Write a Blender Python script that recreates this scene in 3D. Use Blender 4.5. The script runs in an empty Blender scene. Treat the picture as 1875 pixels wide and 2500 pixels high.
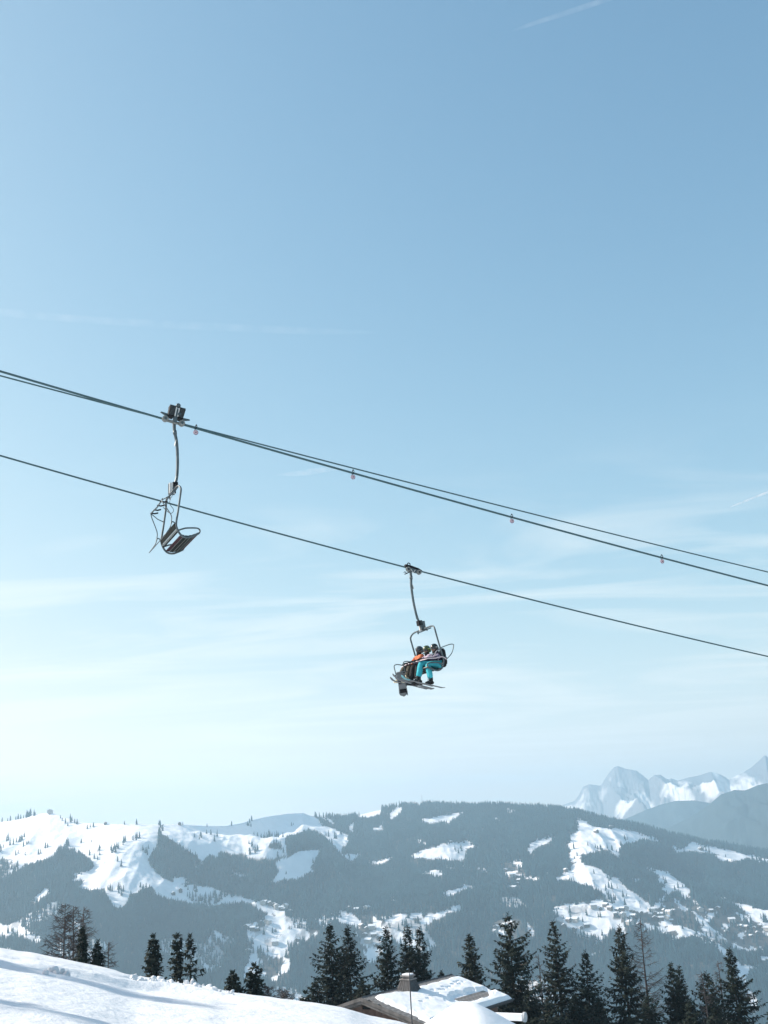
import bpy, math, random
import numpy as np
from mathutils import Vector, Matrix, noise as mnoise
D = bpy.data
SC = bpy.context.scene
COL = SC.collection
# ---------------------------------------------------------------- camera
PITCH = math.atan(800 / 2600.0)          # the lens looks up by about 17 degrees
ROLL = math.radians(-3.2)                # hand-held, slightly tilted
FPX, CX, CY = 2600.0, 937.5, 1250.0      # focal length in photograph pixels
cam_data = D.cameras.new('camera')
cam_data.sensor_fit = 'VERTICAL'
cam_data.sensor_height = 24.0
cam_data.lens = FPX / 2500.0 * 24.0
cam_data.clip_start = 0.1
cam_data.clip_end = 120000.0
cam = D.objects.new('camera', cam_data)
COL.objects.link(cam)
CAMM = (Matrix.Rotation(math.pi / 2 + PITCH, 4, 'X') @ Matrix.Rotation(ROLL, 4, 'Z'))
cam.matrix_world = CAMM
SC.camera = cam
# ---------------------------------------------------------------- sky and sun
SUN_AZ, SUN_EL = math.radians(-80), math.radians(34)     # azimuth from +Y (view), negative = left
to_sun = Vector((math.sin(SUN_AZ) * math.cos(SUN_EL), math.cos(SUN_AZ) * math.cos(SUN_EL), math.sin(SUN_EL)))
W = D.worlds.new('World')
SC.world = W
W.use_nodes = True
nt = W.node_tree
nt.nodes.clear()
wout = nt.nodes.new('ShaderNodeOutputWorld')
bg = nt.nodes.new('ShaderNodeBackground')
sky = nt.nodes.new('ShaderNodeTexSky')
sky.sky_type = 'NISHITA'
sky.sun_disc = False
sky.sun_elevation = SUN_EL
sky.sun_rotation = SUN_AZ
SKY_K, SKY_C, SKY_P = (0.0545, 0.209, 0.257), (12.0, 4.1, 3.25), (1.25, 1.12, 1.12)
sky.altitude = 1500
sky.air_density = 1.0
sky.dust_density = 2.8
sky.ozone_density = 1.0
bg.inputs['Strength'].default_value = 0.145
# thin cirrus: direction projected on a high flat layer, stretched noise
CIR = (20, 2.2, 9.4, 0.4, 1.0)
tc = nt.nodes.new('ShaderNodeTexCoord')
sep = nt.nodes.new('ShaderNodeSeparateXYZ')
nt.links.new(tc.outputs['Generated'], sep.inputs[0])
def wmath(op, a, b=None, clamp=False):
    n = nt.nodes.new('ShaderNodeMath'); n.operation = op; n.use_clamp = clamp
    for i, v in enumerate((a, b)):
        if v is None: continue
        if isinstance(v, (int, float)): n.inputs[i].default_value = v
        else: nt.links.new(v, n.inputs[i])
    return n.outputs[0]
zc = wmath('ADD', wmath('MAXIMUM', sep.outputs['Z'], 0.0), 0.06)
com = nt.nodes.new('ShaderNodeCombineXYZ')
nt.links.new(wmath('DIVIDE', sep.outputs['X'], zc), com.inputs[0])
nt.links.new(wmath('DIVIDE', sep.outputs['Y'], zc), com.inputs[1])
mp = nt.nodes.new('ShaderNodeMapping')
mp.inputs['Rotation'].default_value = (0, 0, math.radians(CIR[0]))
mp.inputs["Scale"].default_value = (CIR[3], CIR[4], 1)
mp.inputs["Location"].default_value = (CIR[1], CIR[2], 0)
nt.links.new(com.outputs[0], mp.inputs[0])
ns = nt.nodes.new('ShaderNodeTexNoise')
ns.inputs['Scale'].default_value = 1.5
ns.inputs['Detail'].default_value = 10
ns.inputs['Roughness'].default_value = 0.55
ns.inputs['Distortion'].default_value = 1.3
nt.links.new(mp.outputs[0], ns.inputs['Vector'])
cr = nt.nodes.new('ShaderNodeValToRGB')
cr.color_ramp.elements[0].position = 0.46; cr.color_ramp.elements[0].color = (0, 0, 0, 1)
cr.color_ramp.elements[1].position = 0.72; cr.color_ramp.elements[1].color = (1, 1, 1, 1)
nt.links.new(ns.outputs['Fac'], cr.inputs[0])
mix = nt.nodes.new('ShaderNodeMix'); mix.data_type = 'RGBA'
gate = nt.nodes.new('ShaderNodeMapRange'); gate.interpolation_type = 'SMOOTHSTEP'          # the cirrus sheet lies far off, towards the horizon
gate.inputs[1].default_value = 2.3; gate.inputs[2].default_value = 3.6
nt.links.new(wmath('DIVIDE', 1.0, zc), gate.inputs[0])
nt.links.new(wmath('MULTIPLY', wmath('MULTIPLY', cr.outputs[0], gate.outputs[0]), 0.62), mix.inputs[0])
tint = nt.nodes.new('ShaderNodeMix'); tint.data_type = 'RGBA'; tint.blend_type = 'MULTIPLY'
tint.inputs[0].default_value = 1.0
tint.inputs[7].default_value = (1.0, 1.0, 1.0, 1)
# the bright end of the sky rolls off the way the photograph's does: c = 1 - exp(-k * sky)
nt.links.new(sky.outputs[0], tint.inputs[6])
sr = nt.nodes.new('ShaderNodeSeparateColor'); nt.links.new(tint.outputs[2], sr.inputs[0])
cb = nt.nodes.new('ShaderNodeCombineColor')
for i_ in range(3):
    ex = wmath('POWER', math.e, wmath('MULTIPLY', wmath('POWER', sr.outputs[i_], SKY_P[i_]), -SKY_K[i_]))
    nt.links.new(wmath('MULTIPLY', wmath('SUBTRACT', 1.0, ex), SKY_C[i_]), cb.inputs[i_])
nt.links.new(cb.outputs[0], mix.inputs[6])
mix.inputs[7].default_value = (3.45, 3.4, 3.2, 1)
nt.links.new(mix.outputs[2], bg.inputs['Color'])
nt.links.new(bg.outputs[0], wout.inputs[0])
sun_data = D.lights.new('sun', 'SUN')
sun_data.energy = 3.05
sun_data.angle = math.radians(0.53)
sun_data.color = (1.0, 0.92, 0.82)
sun = D.objects.new('sun', sun_data)
COL.objects.link(sun)
sun.rotation_euler = to_sun.to_track_quat('Z', 'Y').to_euler()
vs = SC.view_settings
vs.view_transform = 'Standard'; vs.look = 'None'; vs.exposure = 1.28; vs.gamma = 1.0
vs.use_curve_mapping = False
SC.render.engine = 'CYCLES'
SC.cycles.use_denoising = True
SC.cycles.max_bounces = 6
SC.cycles.diffuse_bounces = 3
SC.cycles.volume_bounces = 2
SC.cycles.transparent_max_bounces = 8
# ---------------------------------------------------------------- pixel rays (photograph pixels -> world)
RM = np.array(CAMM.to_3x3())
def ray(x, y):
    return RM @ np.array([(x - CX) / FPX, (CY - y) / FPX, -1.0])
def at(x, y, Y):
    d = ray(x, y); return Vector(d * (Y / d[1]))
def at_rho(x, y, rho):
    d = ray(x, y); return Vector(d * (rho / math.hypot(d[0], d[1])))
def project(P):
    q = np.asarray(P, float) @ RM            # rows are points
    return CX + FPX * q[..., 0] / -q[..., 2], CY - FPX * q[..., 1] / -q[..., 2]
# ---------------------------------------------------------------- materials
MATS = {}
def material(name, color, rough=0.7, metal=0.0, var=0.15, scale=8.0, bump=0.0, bscale=40.0, second=None, spec=0.5):
    if name in MATS: return MATS[name]
    m = D.materials.new(name); m.use_nodes = True
    t = m.node_tree; b = t.nodes['Principled BSDF']
    b.inputs['Roughness'].default_value = rough
    b.inputs['Metallic'].default_value = metal
    b.inputs['Specular IOR Level'].default_value = spec
    co = t.nodes.new('ShaderNodeTexCoord')
    n = t.nodes.new('ShaderNodeTexNoise'); n.inputs['Scale'].default_value = scale; n.inputs['Detail'].default_value = 5
    t.links.new(co.outputs['Object'], n.inputs['Vector'])
    r = t.nodes.new('ShaderNodeValToRGB')
    c2 = second or tuple(c * (1 + var) for c in color)
    c1 = color if second else tuple(c * (1 - var) for c in color)
    r.color_ramp.elements[0].position = 0.35; r.color_ramp.elements[0].color = (*c1, 1)
    r.color_ramp.elements[1].position = 0.65; r.color_ramp.elements[1].color = (*c2, 1)
    t.links.new(n.outputs['Fac'], r.inputs[0]); t.links.new(r.outputs[0], b.inputs['Base Color'])
    if bump:
        n2 = t.nodes.new('ShaderNodeTexNoise'); n2.inputs['Scale'].default_value = bscale; n2.inputs['Detail'].default_value = 6
        t.links.new(co.outputs['Object'], n2.inputs['Vector'])
        bp = t.nodes.new('ShaderNodeBump'); bp.inputs['Strength'].default_value = bump; bp.inputs['Distance'].default_value = 0.05
        t.links.new(n2.outputs['Fac'], bp.inputs['Height']); t.links.new(bp.outputs[0], b.inputs['Normal'])
    MATS[name] = m
    return m
# ---------------------------------------------------------------- mesh helpers
class MB:
    def __init__(s): s.v = []; s.f = []
    def add(s, vs_, fs): o = len(s.v); s.v += [tuple(p) for p in vs_]; s.f += [tuple(i + o for i in f) for f in fs]
    def box(s, c, size, rot=None):
        hx, hy, hz = [q / 2 for q in size]
        P = [Vector((sx * hx, sy * hy, sz * hz)) for sz in (-1, 1) for sx, sy in ((-1, -1), (1, -1), (1, 1), (-1, 1))]
        if rot is not None: P = [rot @ p for p in P]
        c = Vector(c)
        s.add([p + c for p in P], [(3, 2, 1, 0), (4, 5, 6, 7), (0, 1, 5, 4), (1, 2, 6, 5), (2, 3, 7, 6), (3, 0, 4, 7)])
    def prism(s, pts_a, pts_b):                       # two matching outlines joined
        n = len(pts_a)
        s.add(list(pts_a) + list(pts_b), [tuple(range(n))[::-1], tuple(range(n, 2 * n))] + [(i, (i + 1) % n, n + (i + 1) % n, n + i) for i in range(n)])
    def tube(s, pts, r, n=8, cap=True, smooth_pts=0):
        P = [Vector(p) for p in pts]
        R = list(r) if isinstance(r, (list, tuple)) else [r] * len(P)
        if smooth_pts:
            Q = []; RR = []
            for i in range(len(P) - 1):
                p0, p1, p2, p3 = P[max(i - 1, 0)], P[i], P[i + 1], P[min(i + 2, len(P) - 1)]
                for k in range(smooth_pts):
                    t = k / smooth_pts
                    Q.append(0.5 * ((2 * p1) + (p2 - p0) * t + (2 * p0 - 5 * p1 + 4 * p2 - p3) * t * t + (3 * p1 - p0 - 3 * p2 + p3) * t ** 3))
                    RR.append(R[i] * (1 - t) + R[i + 1] * t)
            Q.append(P[-1]); RR.append(R[-1]); P, R = Q, RR
        t0 = (P[1] - P[0]).normalized()
        u = t0.orthogonal().normalized()
        rings = []
        for i, p in enumerate(P):
            t = (P[min(i + 1, len(P) - 1)] - P[max(i - 1, 0)]).normalized()
            u = (u - t * u.dot(t)).normalized(); w = t.cross(u)
            rings.append([p + (u * math.cos(a) + w * math.sin(a)) * R[i] for a in (2 * math.pi * k / n for k in range(n))])
        vs_ = [q for rg in rings for q in rg]
        fs = [(i * n + k, i * n + (k + 1) % n, (i + 1) * n + (k + 1) % n, (i + 1) * n + k) for i in range(len(P) - 1) for k in range(n)]
        if cap: fs += [tuple(range(n))[::-1], tuple((len(P) - 1) * n + k for k in range(n))]
        s.add(vs_, fs)
    def lathe(s, prof, n=16, M=None):                 # profile [(r, z)] round local Z
        vs_ = []; m = len(prof)
        for k in range(n):
            a = 2 * math.pi * k / n
            for r, z in prof:
                p = Vector((r * math.cos(a), r * math.sin(a), z)); vs_.append(M @ p if M is not None else p)
        fs = [(k * m + j, ((k + 1) % n) * m + j, ((k + 1) % n) * m + j + 1, k * m + j + 1) for k in range(n) for j in range(m - 1)]
        s.add(vs_, fs)
    def mesh(s, name, mat, smooth=False):
        me = D.meshes.new(name); me.from_pydata(s.v, [], s.f); me.update()
        if mat: me.materials.append(mat)
        if smooth: me.polygons.foreach_set('use_smooth', [True] * len(me.polygons))
        return me
    def build(s, name, mat, parent=None, smooth=False, **tags):
        return link(name, s.mesh(name, mat, smooth), parent, **tags)
def link(name, data, parent=None, loc=None, rot=None, label=None, category=None, group=None, kind=None):
    o = D.objects.new(name, data); COL.objects.link(o)
    if parent is not None: o.parent = parent
    if loc is not None: o.location = loc
    if rot is not None: o.rotation_euler = rot
    tag(o, label, category, group, kind)
    return o
def tag(o, label=None, category=None, group=None, kind=None):
    for k, v in (('label', label), ('category', category), ('group', group), ('kind', kind)):
        if v: o[k] = v
    return o
def empty(name, loc=(0, 0, 0), rot=None, **tags):
    o = link(name, None, None, loc, rot, **tags); o.empty_display_size = 0.3
    return o
def np_mesh(name, V, Q, mat=None, smooth=False):
    """fast mesh from arrays: V (n,3), Q (m,3 or 4) indices"""
    V = np.asarray(V, np.float32); Q = np.asarray(Q, np.int32)
    me = D.meshes.new(name); k = Q.shape[1]
    me.vertices.add(len(V)); me.vertices.foreach_set('co', V.ravel())
    me.loops.add(Q.size); me.loops.foreach_set('vertex_index', Q.ravel())
    me.polygons.add(len(Q)); me.polygons.foreach_set('loop_start', np.arange(0, Q.size, k, dtype=np.int32))
    me.polygons.foreach_set('loop_total', np.full(len(Q), k, np.int32))
    if smooth: me.polygons.foreach_set('use_smooth', np.ones(len(Q), bool))
    me.update(calc_edges=True); me.validate()
    if mat: me.materials.append(mat)
    return me
def grid_quads(nr, nc):
    i = np.arange(nr - 1)[:, None] * nc + np.arange(nc - 1)[None, :]
    return np.stack([i, i + 1, i + 1 + nc, i + nc], -1).reshape(-1, 4)
# vectorised value noise (fbm)
_rs = np.random.RandomState(7); _T = _rs.rand(256, 256)
def vnoise(x, y):
    xi = np.floor(x).astype(int); yi = np.floor(y).astype(int); fx = x - xi; fy = y - yi
    fx = fx * fx * (3 - 2 * fx); fy = fy * fy * (3 - 2 * fy)
    g = lambda a, b: _T[a & 255, b & 255]
    return (g(xi, yi) * (1 - fx) + g(xi + 1, yi) * fx) * (1 - fy) + (g(xi, yi + 1) * (1 - fx) + g(xi + 1, yi + 1) * fx) * fy
def fbm(x, y, o=5, gain=0.5):
    s = 0; a = 1; t = 0
    for k in range(o):
        s = s + a * (vnoise(x + 17.3 * k, y + 9.1 * k) - 0.5); t += a; a *= gain; x = x * 2.03; y = y * 2.03
    return s / t * 2
def ridged(x, y, o=5):
    s = 0; a = 1; t = 0
    for k in range(o):
        s = s + a * (1 - np.abs(2 * vnoise(x + 11.7 * k, y + 5.3 * k) - 1)); t += a; a *= 0.5; x = x * 2.1; y = y * 2.1
    return s / t
def inpoly(x, y, poly):
    c = np.zeros(x.shape, bool); n = len(poly); j = n - 1
    for i in range(n):
        xi, yi = poly[i]; xj, yj = poly[j]
        if yi != yj:
            c ^= ((yi > y) != (yj > y)) & (x < (xj - xi) * (y - yi) / (yj - yi) + xi)
        j = i
    return c
def snow_material(name='snow', col=(0.86, 0.88, 0.90), scale=1.5, bump=0.25, bscale=1.2, dist=0.25):
    m = D.materials.new(name); m.use_nodes = True; t = m.node_tree; b = t.nodes['Principled BSDF']
    b.inputs['Roughness'].default_value = 0.75; b.inputs['Specular IOR Level'].default_value = 0.25
    co = t.nodes.new('ShaderNodeTexCoord')
    n = t.nodes.new('ShaderNodeTexNoise'); n.inputs['Scale'].default_value = scale; n.inputs['Detail'].default_value = 6
    t.links.new(co.outputs['Object'], n.inputs['Vector'])
    r = t.nodes.new('ShaderNodeValToRGB')
    r.color_ramp.elements[0].position = 0.3; r.color_ramp.elements[0].color = (*[c * 0.95 for c in col], 1)
    r.color_ramp.elements[1].position = 0.6; r.color_ramp.elements[1].color = (*col, 1)
    t.links.new(n.outputs['Fac'], r.inputs[0]); t.links.new(r.outputs[0], b.inputs['Base Color'])
    n2 = t.nodes.new('ShaderNodeTexNoise'); n2.inputs['Scale'].default_value = bscale; n2.inputs['Detail'].default_value = 8; n2.inputs['Roughness'].default_value = 0.6
    t.links.new(co.outputs['Object'], n2.inputs['Vector'])
    bp = t.nodes.new('ShaderNodeBump'); bp.inputs['Strength'].default_value = bump; bp.inputs['Distance'].default_value = dist
    t.links.new(n2.outputs['Fac'], bp.inputs['Height']); t.links.new(bp.outputs[0], b.inputs['Normal'])
    return m
# ================================================================ the far side of the valley
def zmA(u, v): return (u * 0.42194, 1930 + v * 0.42194)
def zmB(u, v): return (600 + u * 0.42194, 1930 + v * 0.42194)
def zmC(u, v): return (1175 + u * 0.42194, 1930 + v * 0.42194)
def zmD(u, v): return (1425 + u * 0.27125, 2200 + v * 0.27125)
RIDGE = [(-400, 1996), (-150, 2000), (0, 2006), (25, 2003), (59, 1997), (76, 1989), (122, 1984), (143, 1990), (190, 2007), (219, 2010), (295, 2012), (392, 2013),
         (439, 2012), (506, 2017), (549, 2017), (591, 2010), (612, 2003), (658, 1993), (700, 1986), (739, 1984), (756, 1991), (781, 1994), (836, 1996),
         (870, 1992), (921, 1979), (980, 1969), (1005, 1967), (1030, 1964), (1073, 1964), (1098, 1967), (1153, 1970), (1203, 1966), (1258, 1969), (1302, 1972),
         (1378, 1979), (1411, 1982), (1470, 2000), (1525, 2013), (1576, 2022), (1639, 2040), (1702, 2053), (1766, 2065), (1829, 2077), (1875, 2083), (2100, 2120), (2400, 2150)]
def pix_angle(pts):
    a = []
    for x, y in pts:
        d = ray(x, y); a.append((math.atan2(d[0], d[1]), d[2] / math.hypot(d[0], d[1])))
    return np.array(sorted(a)).T
R_AZ, R_TAN = pix_angle(RIDGE)
R_V = 2350.0                                   # toe of the slope
def ridge_dist(az): return 3750 + 350 * np.sin(az * 7 + 0.6) + 260 * np.sin(az * 17 + 2)
def terr(az, r):
    """height of the valley side at azimuth, distance (camera at 0)"""
    tan_r = np.interp(az, R_AZ, R_TAN); rr = ridge_dist(az); zr = tan_r * rr
    zv = -400 - 25 * np.sin(az * 5)
    t = np.clip((r - R_V) / (rr - R_V), 0, 1.0)
    s = t ** 1.08 * 0.82 + 0.18 * np.sin(t * math.pi / 2)
    z = zv + (zr - zv) * s
    x = np.sin(az) * r; y = np.cos(az) * r
    w = np.clip(t * 4, 0, 1) * np.clip((1 - t) * 5, 0, 1)
    z = z + w * (56 * (ridged(x / 480 + 3.1, y / 800 + 1.7, 5) - 0.55) * 2 + 15 * fbm(x / 110, y / 140, 5))
    # the open spur on the left: ground falls away sharply on its right flank
    for (pa, ra, amp, wid, r0, r1) in SPURS:
        line = pa + (r - r0) / (r1 - r0) * (ra - pa)
        dx = (az - line) * r
        m = np.clip((r - r0) / 150 + 0.5, 0, 1) * np.clip((r1 - r) / 150 + 0.6, 0, 1)
        z = z + m * amp * np.where(dx < 0, np.exp(-(dx / (wid * 3.2)) ** 2), np.exp(-(dx / wid) ** 2)) * np.clip((rr - r - 60) / 450, 0.0, 1)
    # hollow to the right of the open spur, in its own shade
    line = BOWL[0] + (r - 3150) / 830 * (BOWL[1] - BOWL[0]); dx = np.clip((az - line) * r, 0, None)
    z = z - 150 * (1 - np.exp(-dx / 85)) * np.exp(-(dx / 330) ** 2) * np.clip((r - 3250) / 200, 0, 1) * np.clip((rr - r) / 110, 0, 1)
    # beyond the ridge the ground drops
    over = np.clip(r - rr, 0, None)
    z = np.where(r > rr, zr - over * 0.32, z)
    # near side: from the foreground hill down to the valley floor
    near = np.clip((r - 130) / (R_V - 130), 0, 1)
    zn = -45 + (zv + 45) * (1 - (1 - near) ** 2.2)
    return np.where(r < R_V, zn - 6, z)
def azp(x): d = ray(x, 2050); return math.atan2(d[0], d[1])
BOWL = (azp(420), azp(380))
SPURS = [(azp(420), azp(385), 36, 70, 3150, 3980), (azp(640), azp(700), 45, 110, 3100, 3900), (azp(150), azp(120), 30, 120, 3000, 3800),
         (azp(820), azp(760), 34, 90, 3100, 3800), (azp(1080), azp(1010), 30, 130, 2800, 3700), (azp(1420), azp(1400), 30, 130, 2800, 3800)]
SNOW = []
def S(zm, *pts): SNOW.append([zm(*p) for p in pts])
S(zmA, (-60, 160), (0, 165), (140, 150), (290, 110), (450, 175), (700, 180), (935, 190), (925, 230), (910, 330), (885, 350), (855, 395), (870, 440), (960, 510), (1060, 540), (1160, 550), (1260, 570), (1380, 610), (1420, 622), (1500, 645), (1570, 660), (1659, 690), (1659, 730), (1580, 720), (1510, 690),
  (1470, 655), (1420, 640), (1300, 660), (1200, 670), (1180, 655), (1100, 655), (1020, 640), (960, 625), (920, 610), (880, 560), (820, 570), (800, 590), (755, 595), (745, 650), (700, 685), (655, 670), (620, 600), (600, 570), (530, 575), (465, 570), (455, 555), (490, 520), (420, 520), (430, 480), (530, 455),
  (545, 430), (510, 385), (430, 345), (380, 320), (330, 330), (310, 380), (200, 420), (130, 430), (60, 400), (0, 400), (-60, 400))
S(zmA, (165, 640), (210, 600), (250, 565), (305, 570), (300, 590), (240, 620), (210, 650))
S(zmA, (-80, 760), (0, 770), (130, 800), (265, 850), (220, 890), (190, 870), (100, 840), (0, 830), (-80, 820))
S(zmA, (940, 192), (1300, 198), (1450, 160), (1659, 122), (1659, 370), (1630, 375), (1620, 300), (1560, 310), (1540, 370), (1500, 390), (1400, 370), (1340, 375), (1290, 350), (1250, 390), (1220, 370), (1110, 460), (1180, 440), (1160, 400), (1080, 340), (1050, 330), (1000, 290), (935, 250))
S(zmA, (1005, 500), (1080, 505), (1080, 535), (1030, 535))
S(zmA, (1320, 460), (1360, 470), (1430, 490), (1400, 500), (1340, 485))
S(zmB, (0, 165), (100, 145), (240, 125), (330, 118), (400, 160), (450, 200), (540, 225), (600, 270), (590, 310), (560, 340), (570, 370), (670, 360), (675, 380), (620, 410), (570, 380), (520, 340), (480, 290), (450, 260), (400, 230), (330, 240), (270, 270), (220, 270), (200, 300), (150, 290), (120, 330), (210, 340), (210, 370), (180, 400), (100, 390), (60, 400), (0, 380))
S(zmB, (320, 350), (420, 340), (425, 370), (400, 400), (380, 450), (400, 460), (340, 490), (300, 510), (230, 515), (150, 535), (140, 525), (190, 480), (180, 430), (200, 400), (280, 365))
S(zmB, (400, 140), (450, 145), (530, 190), (535, 205), (470, 180))
S(zmB, (640, 135), (700, 118), (790, 95), (790, 120), (740, 150), (650, 160))
S(zmB, (815, 130), (900, 80), (905, 100), (860, 165), (830, 165))
S(zmB, (590, 200), (625, 180), (630, 210), (620, 250), (600, 225))
S(zmB, (710, 205), (770, 210), (790, 180), (785, 235), (740, 225))
S(zmB, (985, 180), (1050, 160), (1150, 140), (1260, 122), (1250, 140), (1200, 170), (1170, 205), (1160, 180), (1100, 185), (1060, 198), (1030, 180), (1000, 190))
S(zmB, (965, 72), (1030, 62), (1010, 95), (985, 80))
S(zmB, (1505, 115), (1550, 105), (1545, 120), (1520, 125))
S(zmB, (1430, 150), (1475, 145), (1470, 175), (1440, 165))
S(zmB, (950, 385), (1020, 355), (1110, 320), (1200, 297), (1300, 293), (1350, 330), (1280, 340), (1270, 390), (1240, 405), (1300, 440), (1320, 455), (1270, 440), (1220, 400), (1170, 405), (1120, 390), (1080, 403), (1000, 390), (960, 395))
S(zmB, (1345, 440), (1415, 460), (1395, 475), (1350, 455))
S(zmB, (1000, 465), (1070, 460), (1150, 465), (1140, 490), (1100, 500), (1070, 480), (1010, 480))
S(zmB, (1130, 425), (1240, 450), (1190, 458))
S(zmB, (700, 390), (730, 405), (770, 405), (850, 378), (830, 405), (770, 430), (730, 420))
S(zmB, (1130, 590), (1200, 570), (1260, 545), (1325, 548), (1320, 565), (1250, 575), (1200, 600), (1140, 620))
S(zmB, (520, 740), (560, 725), (600, 705), (620, 720), (660, 750), (650, 778), (600, 770), (540, 770))
S(zmB, (800, 755), (870, 710), (930, 715), (920, 745), (830, 765))
S(zmB, (945, 710), (1030, 712), (1030, 735), (980, 740))
S(zmB, (1040, 710), (1150, 700), (1210, 665), (1250, 658), (1240, 690), (1160, 720), (1090, 750), (1040, 775), (1000, 760), (1040, 735))
S(zmB, (0, 625), (60, 635), (100, 650), (150, 690), (100, 700), (60, 685), (50, 650), (0, 650))
S(zmB, (170, 730), (230, 740), (270, 770), (260, 800), (350, 810), (240, 830), (150, 850), (90, 870), (60, 920), (80, 995), (60, 1100), (-40, 1100), (0, 995), (30, 880), (90, 830), (130, 800), (150, 770))
S(zmB, (838, 622), (872, 608), (866, 637)); S(zmB, (705, 278), (738, 278), (730, 299)); S(zmB, (980, 280), (1010, 285), (1040, 305), (1015, 315))
S(zmC, (560, 155), (630, 180), (640, 205), (730, 212), (790, 220), (900, 240), (1010, 270), (1050, 290), (1020, 295), (950, 288), (890, 300), (800, 315), (795, 350), (810, 390), (760, 370), (730, 345), (690, 345), (640, 365), (580, 370), (560, 400), (545, 410), (515, 415), (510, 370), (500, 330), (480, 310), (510, 300), (515, 265), (545, 240), (560, 205))
S(zmC, (260, 330), (300, 290), (390, 262), (440, 270), (400, 300), (330, 330), (290, 370))
S(zmC, (1100, 315), (1180, 340), (1200, 295), (1300, 315), (1430, 345), (1560, 375), (1659, 400), (1760, 425), (1760, 445), (1659, 420), (1560, 400), (1450, 410), (1380, 405), (1350, 370), (1280, 360), (1200, 352), (1130, 360))
S(zmC, (405, 515), (440, 500), (520, 440), (560, 410), (600, 420), (640, 445), (700, 465), (720, 480), (740, 500), (800, 505), (825, 545), (860, 580), (940, 630), (975, 660), (970, 700), (920, 705), (860, 685), (800, 690), (750, 640), (690, 600), (670, 570), (620, 560), (540, 530), (500, 515), (440, 530))
S(zmC, (640, 640), (700, 630), (770, 660), (800, 690), (770, 720), (760, 790), (740, 820), (700, 825), (690, 790), (640, 800), (640, 780), (700, 760), (690, 710))
S(zmC, (950, 435), (1010, 450), (1080, 470), (1130, 500), (1160, 530), (1205, 545), (1205, 580), (1190, 600), (1130, 580), (1100, 600), (1060, 620), (1030, 680), (970, 680), (1010, 640), (1080, 590), (1040, 570), (1080, 545), (1020, 530), (1030, 490), (970, 465))
S(zmC, (830, 495), (935, 515), (930, 530), (880, 525))
S(zmC, (1440, 635), (1520, 660), (1659, 690), (1760, 710), (1760, 800), (1659, 780), (1600, 760), (1550, 730), (1530, 700), (1450, 660))
S(zmC, (120, 460), (160, 470), (340, 510), (330, 525), (250, 505), (150, 480)); S(zmC, (340, 490), (410, 460), (400, 475), (350, 497))
S(zmC, (1300, 705), (1350, 710), (1345, 730), (1320, 745), (1320, 765), (1265, 760), (1265, 743), (1310, 738))
S(zmC, (1040, 790), (1150, 785), (1220, 790), (1215, 825), (1130, 810), (1050, 815)); S(zmC, (470, 740), (570, 720), (570, 740), (480, 752)); S(zmC, (500, 775), (580, 770), (560, 790), (510, 790))
S(zmC, (1390, 770), (1440, 775), (1430, 800), (1380, 790)); S(zmC, (640, 945), (740, 918), (735, 928), (650, 955)); S(zmC, (1490, 825), (1530, 820), (1525, 865), (1500, 850))
S(zmC, (1540, 775), (1565, 775), (1560, 795)); S(zmC, (560, 395), (520, 440), (600, 430))
S(zmD, (1150, 375), (1260, 400), (1350, 490), (1440, 570), (1600, 575), (1590, 600), (1490, 630), (1480, 770), (1560, 900), (1540, 1060), (1480, 860), (1450, 760), (1380, 650), (1390, 610), (1300, 520), (1250, 480))
S(zmD, (1590, 490), (1720, 500), (1720, 545), (1600, 530)); S(zmD, (1620, 640), (1700, 645), (1700, 670), (1630, 665))
VILLAGE = [[zmC(*p) for p in ((420, 700), (620, 640), (760, 690), (980, 700), (1180, 590), (1300, 690), (1659, 720), (1780, 740), (1780, 900), (1560, 930), (1380, 900), (1230, 840), (1100, 870), (1020, 820), (800, 830), (620, 830), (470, 830))],
           [zmB(*p) for p in ((640, 760), (720, 690), (800, 780), (880, 830), (800, 900), (760, 995), (680, 995), (640, 850))],
           [zmB(*p) for p in ((90, 880), (250, 830), (420, 800), (430, 830), (320, 880), (260, 940), (250, 1100), (80, 1100))],
           [zmB(*p) for p in ((1420, 770), (1600, 740), (1659, 800), (1659, 860), (1440, 840))],
           [zmA(*p) for p in ((1400, 780), (1500, 750), (1659, 660), (1659, 690), (1560, 760), (1500, 800), (1380, 850))],
           [zmC(*p) for p in ((110, 420), (240, 400), (230, 600), (150, 590))]]
def snow_field(px, py, x, y):
    """0 forest .. 1 open snow, from ground position (px, py: where it shows from the camera)"""
    jx = px + 8 * fbm(x / 34, y / 34, 4) + 5 * fbm(x / 13 + 5, y / 13, 2) + 5 * fbm(x / 150 + 8, y / 150, 3)
    jy = py + 3.6 * fbm(x / 30 + 40, y / 44 + 4, 4) + 2.4 * fbm(x / 12 + 9, y / 12, 2)
    s = np.zeros(px.shape)
    for pl in SNOW:
        a = np.array(pl); x0, y0 = a.min(0) - 1; x1, y1 = a.max(0) + 1
        m = (jx > x0) & (jx < x1) & (jy > y0) & (jy < y1)
        if m.any(): s[m] = np.maximum(s[m], inpoly(jx[m], jy[m], pl))
    v = np.zeros(px.shape, bool)
    for pl in VILLAGE: v |= inpoly(jx, jy, pl)
    sp = (fbm(x / 26 + 3, y / 60 + 1, 4) > 0.10) & v
    s = np.maximum(s, sp * 1.0)
    return s, v
az_in = np.linspace(math.radians(-23.5), math.radians(23.5), 940)
az_all = np.concatenate([np.linspace(math.radians(-62), math.radians(-23.6), 90), az_in, np.linspace(math.radians(23.6), math.radians(62), 90)])
tt = np.concatenate([np.linspace(0, 1, 260)])
rows = [np.full(len(az_all), r) for r in (125, 200, 320, 480, 700, 950, 1250, 1600, 1950, 2200)]
rr_all = ridge_dist(az_all)
for t in tt: rows.append(R_V + 1 + (rr_all - R_V - 1) * t)
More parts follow.
